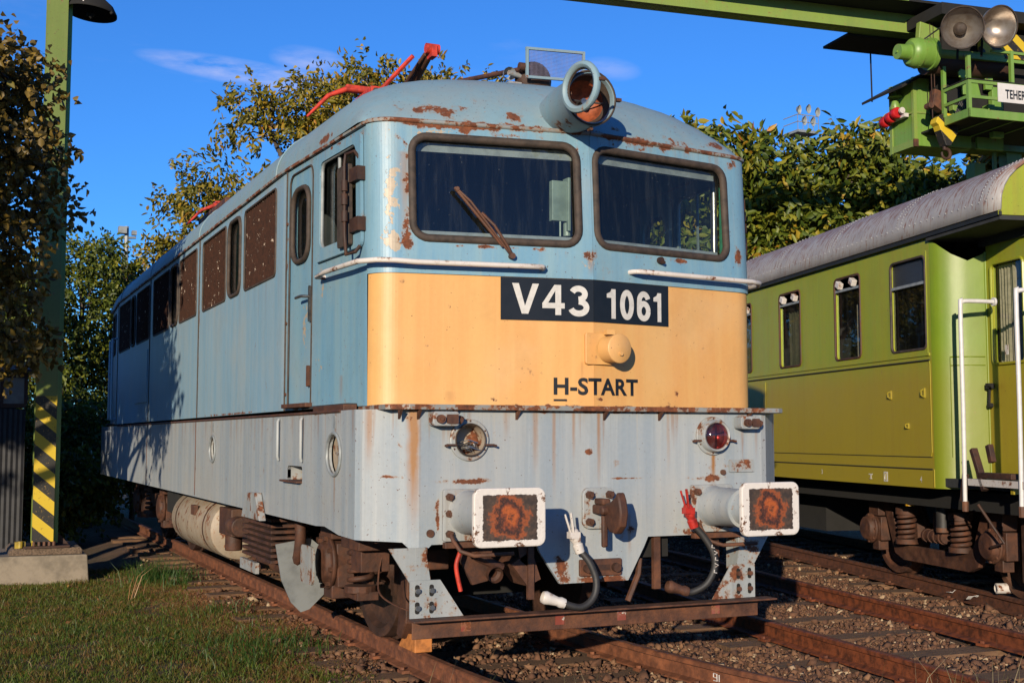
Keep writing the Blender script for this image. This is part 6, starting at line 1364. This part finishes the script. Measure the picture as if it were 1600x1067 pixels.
# light tower and camera pole far away
tw=thing('lighting_tower','distant lattice lighting tower with a platform of lamps above the right trees','lighting tower',(33.6,40.9,.85)); tw.scale=(.56,.56,1)
mb=MB()
for x in (-.35,.35):
    for y in (-.35,.35): mb.tube([(x,y,0),(x,y,15.4)],.05,5)
for k in range(19):
    z=.8*k; mb.tube([(-.35,-.35,z),(.35,-.35,z+.8)],.025,4); mb.tube([(.35,-.35,z),(.35,.35,z+.8)],.025,4)
mb.build('lattice_mast',M['greymetal'],tw)
mb=MB(); mb.bb((-1.1,-1.0,15.35),(1.1,1.0,15.47)); 
for x in (-1.1,-.55,0,.55,1.1):
    mb.tube([(x,-1,15.47),(x,-1,16.2)],.03,4)
for z in (15.85,16.2): mb.tube([(-1.1,-1,z),(1.1,-1,z)],.03,4); mb.tube([(-1.1,-1,z),(-1.1,1,z)],.03,4)
mb.build('lamp_platform',M['greymetal'],tw)
for x,z in ((-1.0,16.4),(-.45,15.9),(.0,16.5),(.45,15.9),(.95,16.4)):
    mb=MB(); mb.lathe([(0,.24),(.02,.22),(.3,.12),(.32,0)],(x,-1.15,z),(.2*x,1,.2),14); mb.build('tower_lamp',M['greymetal'],tw,smooth=40)
tp=thing('camera_pole','thin grey pole with a small camera bracket above the left trees','pole',(1.28,34.3,-.25))
mb=MB(); mb.tube([(0,0,0),(0,0,8.6)],.07,8); mb.build('pole_shaft',M['greymetal'],tp); mb=MB(); mb.tube([(-.25,0,8.2),(.3,0,8.25)],.04,6); mb.box((-.15,-.1,8.45),(.25,.3,.22)); mb.box((.22,-.1,8.38),(.15,.2,.14)); mb.build('camera_bracket',M['greymetal'],tp)

# ================================================================= TREES
def leaves(C,ax,L,W,seed):
    """C centres, ax long-axis unit vectors"""
    r=np.random.default_rng(seed); n=len(C); rnd=r.normal(size=(n,3)); s=np.cross(ax,rnd); s/=np.linalg.norm(s,axis=1)[:,None]+1e-9; nn=np.cross(ax,s)
    L=L*r.uniform(.45,1.3,n)[:,None]; W=W*r.uniform(.7,1.2,n)[:,None]; f=.25*W
    V=np.stack([C,C+ax*L*.28+s*W*.42+nn*f,C+ax*L*.62+s*W*.46+nn*f*.8,C+ax*L-nn*f*.9,C+ax*L*.62-s*W*.46+nn*f*.8,C+ax*L*.28-s*W*.42+nn*f],1).reshape(-1,3); o=6*np.arange(n)[:,None]
    F=np.concatenate([np.stack([o,o+1,o+2],2)[:,0],np.stack([o,o+2,o+3],2)[:,0],np.stack([o,o+3,o+4],2)[:,0],np.stack([o,o+4,o+5],2)[:,0]]); return V,F
def tree(name,label,cat,base,lobes,nleaf,L,W,mat,seed,trunk_r=.16,droop=.6,twigs=70,group=None,per=13,fill=.45,bark=None):
    """lobes: (dx,dy,z,rx,ry,rz) relative to the base; leaves hang in compound sprays around twig ends"""
    r=np.random.default_rng(seed); t=thing(name,label,cat,base,0,group)
    w=np.array([l[3]*l[4]+l[3]*l[5] for l in lobes]); w=w/w.sum(); ncl=nleaf//per; li=r.choice(len(lobes),ncl,p=w); Lb=np.array(lobes,float)[li]
    d=r.normal(size=(ncl,3)); d/=np.linalg.norm(d,axis=1)[:,None]; rad=(fill+(1-fill)*r.uniform(0,1,ncl)**.6)*(1+.13*r.normal(size=ncl))
    NS=10; sd_=r.normal(size=(len(lobes),NS,3)); sd_/=np.linalg.norm(sd_,axis=2)[:,:,None]; sd_[:,:,2]=np.abs(sd_[:,:,2])*.8+sd_[:,:,2]*.4
    sub=sd_[li,r.integers(0,NS,ncl)]; cc=Lb[:,:3]+(sub*.74+d*rad[:,None]*.43)*Lb[:,3:]; cc[:ncl//6]=(Lb[:,:3]+d*Lb[:,3:]*rad[:,None])[:ncl//6]
    out=d*np.array([1,1,.5])-np.array([0,0,droop])*r.uniform(.2,1.2,ncl)[:,None]+r.normal(0,.35,(ncl,3)); out/=np.linalg.norm(out,axis=1)[:,None]
    # sprays: several rachises per cluster
    k=np.arange(per); tt=(k//2+1)/(per/2+1); side=np.where(k%2,1,-1)
    sidev=np.cross(out,r.normal(size=(ncl,3))); sidev/=np.linalg.norm(sidev,axis=1)[:,None]
    SL=L*2.6; C=cc[:,None]+out[:,None]*(tt[None,:,None]*SL)+r.normal(0,L*.35,(ncl,per,3))
    ax=out[:,None]*.55+sidev[:,None]*side[None,:,None]*.8+np.array([0,0,-.35])+r.normal(0,.25,(ncl,per,3)); ax/=np.linalg.norm(ax,axis=2)[:,:,None]
    V,F=leaves(C.reshape(-1,3),ax.reshape(-1,3),L,W,seed+1); npmesh('crown',V,F,mat,t)
    mb=MB(); rr_=random.Random(seed); top=max(l[2] for l in lobes); cx=sum(l[0] for l in lobes)/len(lobes); cy=sum(l[1] for l in lobes)/len(lobes)
    sp=[Vector((0,0,-.1)),Vector((.05*cx,.05*cy,top*.25)),Vector((.4*cx+rr_.uniform(-.1,.1),.4*cy,top*.5)),Vector((.8*cx,.8*cy,top*.78))]
    P=bez(sp,4); mb.tube(P,trunk_r,8,rr=[trunk_r*(1.15-.85*i/(len(P)-1)) for i in range(len(P))])
    for l in lobes:
        a=P[rr_.randrange(len(P)//3,len(P)-2)]; c=Vector(l[:3]); m=(a+c)/2+Vector((rr_.uniform(-.2,.2),rr_.uniform(-.2,.2),.1)); mb.tube([a,m,c],trunk_r*.4,6,rr=[trunk_r*.5,trunk_r*.35,trunk_r*.2])
    for i in r.choice(ncl,min(twigs,ncl),replace=False):
        l=Lb[i]; a=Vector(l[:3])+Vector(r.normal(0,.15,3)); b=Vector(cc[i]); m=(a*.45+b*.55)+Vector((0,0,.08)); mb.tube([a,m,b],.012,4,rr=[trunk_r*.13,trunk_r*.09,.004])
    mb.build('trunk',bark or M['bark'],t,smooth=60); return t
def m_bark():
    t=NT('grey_brown_bark'); n=t.noise(6,7,.7,t.map((1,1,.3))); t.bump(n,.8,.03); return t.set(t.ramp(n,[(.3,(.035,.025,.018)),(.7,(.13,.10,.075))]),.9)
M['bark']=m_bark()
WAL=[(0,(.035,.065,.008)),(.35,(.085,.125,.012)),(.62,(.16,.19,.016)),(.84,(.27,.26,.022)),(.94,(.42,.27,.025)),(.955,(.50,.26,.02)),(.985,(.42,.12,.02))]
M['walnut']=m_leafy('walnut_leaves',WAL,.5,trans=.10)
M['walnut_yellow']=m_leafy('yellowing_walnut_leaves',[(0,(.07,.08,.008)),(.3,(.16,.15,.014)),(.55,(.27,.22,.02)),(.78,(.38,.27,.025)),(.92,(.46,.27,.025)),(1,(.45,.16,.02))],.45,trans=.18)
M['walnut_dry']=m_leafy('autumn_walnut_leaves',[(0,(.10,.09,.012)),(.35,(.22,.18,.02)),(.6,(.33,.24,.025)),(.8,(.42,.24,.03)),(.93,(.46,.19,.03)),(1,(.35,.09,.02))],.45,trans=.25)
M['linden']=m_leafy('brownish_linden_leaves',[(0,(.05,.040,.010)),(.35,(.14,.095,.02)),(.65,(.23,.15,.028)),(.88,(.34,.22,.04)),(1,(.18,.18,.03))],.5,trans=.22)
M['maple']=m_leafy('dark_green_tree_leaves',[(0,(.04,.055,.008)),(.4,(.09,.125,.013)),(.75,(.16,.19,.018)),(.95,(.30,.27,.025)),(1,(.42,.30,.03))],.5,trans=.22)
tree('linden_tree','brownish leaved tree overhanging the green column at the left edge','tree',(-6.7,6.7,-.25),[(0.62,-1.1,4.7,1.7,1.6,1.3),(2.17,-1.2,4.5,1.5,1.3,1.1),(2.37,-1.0,3.5,1.15,1.2,0.8),(1.12,0.5,4.4,1.5,1.3,1.4),(0.02,-1.7,5.3,1.5,1.5,1.1),(2.97,0.1,3.1,0.8,0.9,0.6),(3.07,-1.45,5.0,0.75,0.7,0.55),(1.52,1.5,4.0,1.3,1.2,1.1),(3.12,-0.6,4.1,0.9,0.9,0.6),(3.37,-0.9,2.6,0.45,0.5,0.5),(3.22,-0.5,3.3,0.6,0.6,0.5),(2.22,-0.5,5.6,0.8,0.8,0.5)],52000,.080,.062,M['linden'],21,.17,.5,200,fill=.12,per=9)
tree('walnut_tree','tall walnut tree rising behind the locomotive roof and red pantograph','tree',(3.2,16.4,-.25),[(0.3,0,7.7,1.5,1.4,1.3),(1.7,-0.8,8.15,0.9,0.8,0.65),(2.7,-1.2,8.1,0.75,0.7,0.5),(-1.36,0.6,7.9,0.95,0.9,0.9),(0.55,-0.2,8.85,0.6,0.6,0.45),(-0.5,0.2,8.5,0.6,0.6,0.5),(-2.2,1.0,6.4,0.85,0.8,0.9),(-3.0,1.4,6.4,0.42,0.4,0.3),(0.3,0.3,5.6,2.3,1.8,1.8),(-1.9,0.8,5.0,1.3,1.2,1.3),(1.9,-0.4,5.8,1.4,1.3,1.6),(-2.9,1.3,5.4,0.7,0.7,0.6),(1.5,-0.7,8.45,0.8,0.8,0.6),(2.5,-1.1,8.4,0.8,0.7,0.5),(2.0,-0.9,8.2,1.0,0.8,0.6)],34000,.14,.062,M['walnut_yellow'],31,.17,.7,170,fill=.25)
T_=[('dense walnut tree directly right of the locomotive cab',(11.2,15.9),[(0,0,5.8,2.1,1.8,1.9),(.8,-.6,7.5,1.3,1.2,1.1),(-1.4,.8,6.9,1.3,1.2,1.2),(-.6,.4,7.8,.8,.8,.8),(.6,0,3.4,2.2,1.8,1.8),(1.4,-.7,6.6,1.3,1.2,1.3)],41,'walnut'),
 ('walnut tree in front of the distant lighting tower',(13.7,14.6),[(0,0,5.1,2.0,1.7,1.7),(-.9,.6,6.0,1.1,1.2,.9),(.6,-.2,7.5,1.1,1.0,1.0),(1.4,-.6,6.9,1.0,1.1,1.0),(.3,0,3.2,2.2,1.8,1.8)],42,'walnut'),
 ('walnut tree beside the crane cabin, shaded in its lower crown',(15.9,13.2),[(0,0,5.3,2.0,1.8,1.9),(-.7,.5,6.3,1.1,1.1,.9),(.5,-.3,6.6,1.2,1.1,1.1),(.3,0,3.2,2.2,1.8,1.8)],43,'walnut'),
 ('orange tinged walnut tree behind the crane platform',(16.6,11.0),[(0,0,5.4,1.9,1.8,1.9),(-.3,.3,7.2,1.1,1.1,1.0),(.9,-.8,6.6,1.4,1.2,1.4),(.3,0,3.2,2.1,1.8,1.8)],44,'walnut_dry'),
 ('walnut tree behind the crane legs at the right edge',(19.3,9.6),[(0,0,5.6,2.2,1.9,2.0),(.3,.1,7.6,1.5,1.4,1.2),(.3,0,3.2,2.2,1.8,1.8)],45,'walnut_dry')]
for lab,(x,y),lb,sd_,mt in T_: tree('walnut_tree',lab,'tree',(x,y,-.25),lb,25000,.24,.115,M[mt],sd_,.16,.6,90,fill=.25)
tree('broadleaf_tree','dark green rounded tree between the green column and the locomotive rear','tree',(-.8,23.5,-.25),[(0,0,4.8,1.6,1.5,1.6),(-.9,-.3,3.6,1.6,1.4,1.6),(.9,-.2,3.3,1.5,1.4,1.6),(-.3,0,5.9,.9,.9,.7),(0,0,1.8,2.3,1.6,1.5),(-2.3,.3,3.4,1.6,1.5,2.2)],26000,.12,.07,M['maple'],51,.15,.5,80,fill=.3,per=9)
tree('broadleaf_tree','orange tinted tree just behind the locomotive rear roof','tree',(1.5,26.0,-.25),[(0,0,5.6,1.5,1.3,1.4),(1.2,0,5.5,1.4,1.2,1.3),(.4,.2,6.5,.8,.8,.6),(.4,0,3.4,2.0,1.6,1.8)],13000,.13,.075,M['walnut_dry'],52,.14,.5,80,fill=.3,per=9)
tree('broadleaf_tree','tall dark tree behind the green column at the left edge','tree',(-4.6,21.0,-.25),[(0,0,4.6,2.0,1.8,2.1),(-1.6,0,5.4,1.8,1.6,1.8),(1.5,0,3.4,1.3,1.3,1.8),(0,0,2.0,2.6,1.8,1.7)],22000,.12,.07,M['maple'],53,.15,.5,60,fill=.3,per=9)
def bush(lab,x,y,rx,ry,h,seed,nleaf=9000,mat='maple',L=.11):
    tree('hedge_bush',lab,'bush',(x,y,-.25),[(0,0,h*.45,rx,ry,h*.55),(rx*.5,0,h*.6,rx*.6,ry*.8,h*.4),(-rx*.5,0,h*.55,rx*.6,ry*.8,h*.45)],nleaf,L,.07,M[mat],seed,.06,.4,20,fill=.3,per=9)
bush('low dark bush in deep shade behind the concrete block',-1.2,18.6,1.7,1.0,2.4,61)
bush('low dark bush between the shed and the column',-3.9,17.6,1.8,1.0,2.4,62)
bush('bush under the orange tinted tree behind the locomotive',2.0,22.6,1.8,1.2,2.8,63)
bush('bush under the tall walnut tree behind the locomotive',5.2,19.0,1.9,1.2,2.8,64)
bush('low bush added beside the rear bogie of the locomotive to darken the shaded ground',-2.1,15.2,.8,.8,1.3,65)  # bush added to blacken the shaded background here
bush('dark bush far behind the locomotive rear, right of the hedge',-.2,20.2,1.9,1.0,2.6,66)
bush('dark bush between the column and the broadleaf tree',-2.9,19.8,1.9,1.0,3.2,67)
# trees standing outside the left edge: they shade the rear of the locomotive
tree('linden_tree','leafy tree left of the picture whose shade falls on the locomotive rear','tree',(-8.6,2.8,-.25),[(1.6,-0.7,5.1,1.3,1.3,1.3),(1.0,0.6,5.6,1.5,1.4,1.2),(0.0,-0.2,5.2,1.4,1.4,1.1),(1.6,-1.6,4.1,0.85,0.85,0.9),(-0.5,2.4,4.6,1.0,1.0,1.3)],12000,.15,.11,M['linden'],71,.17,.5,60,fill=.1,per=9)
tree('linden_tree','second leafy tree further left of the picture, its shade reaching the locomotive tail','tree',(-11.2,3.6,-.25),[(0,0,5.4,1.9,1.9,1.9),(.9,-.6,4.6,1.3,1.3,1.4),(-.9,1.0,4.6,1.6,1.5,1.6)],9000,.20,.15,M['linden'],81,.17,.5,40,fill=.15,per=9)
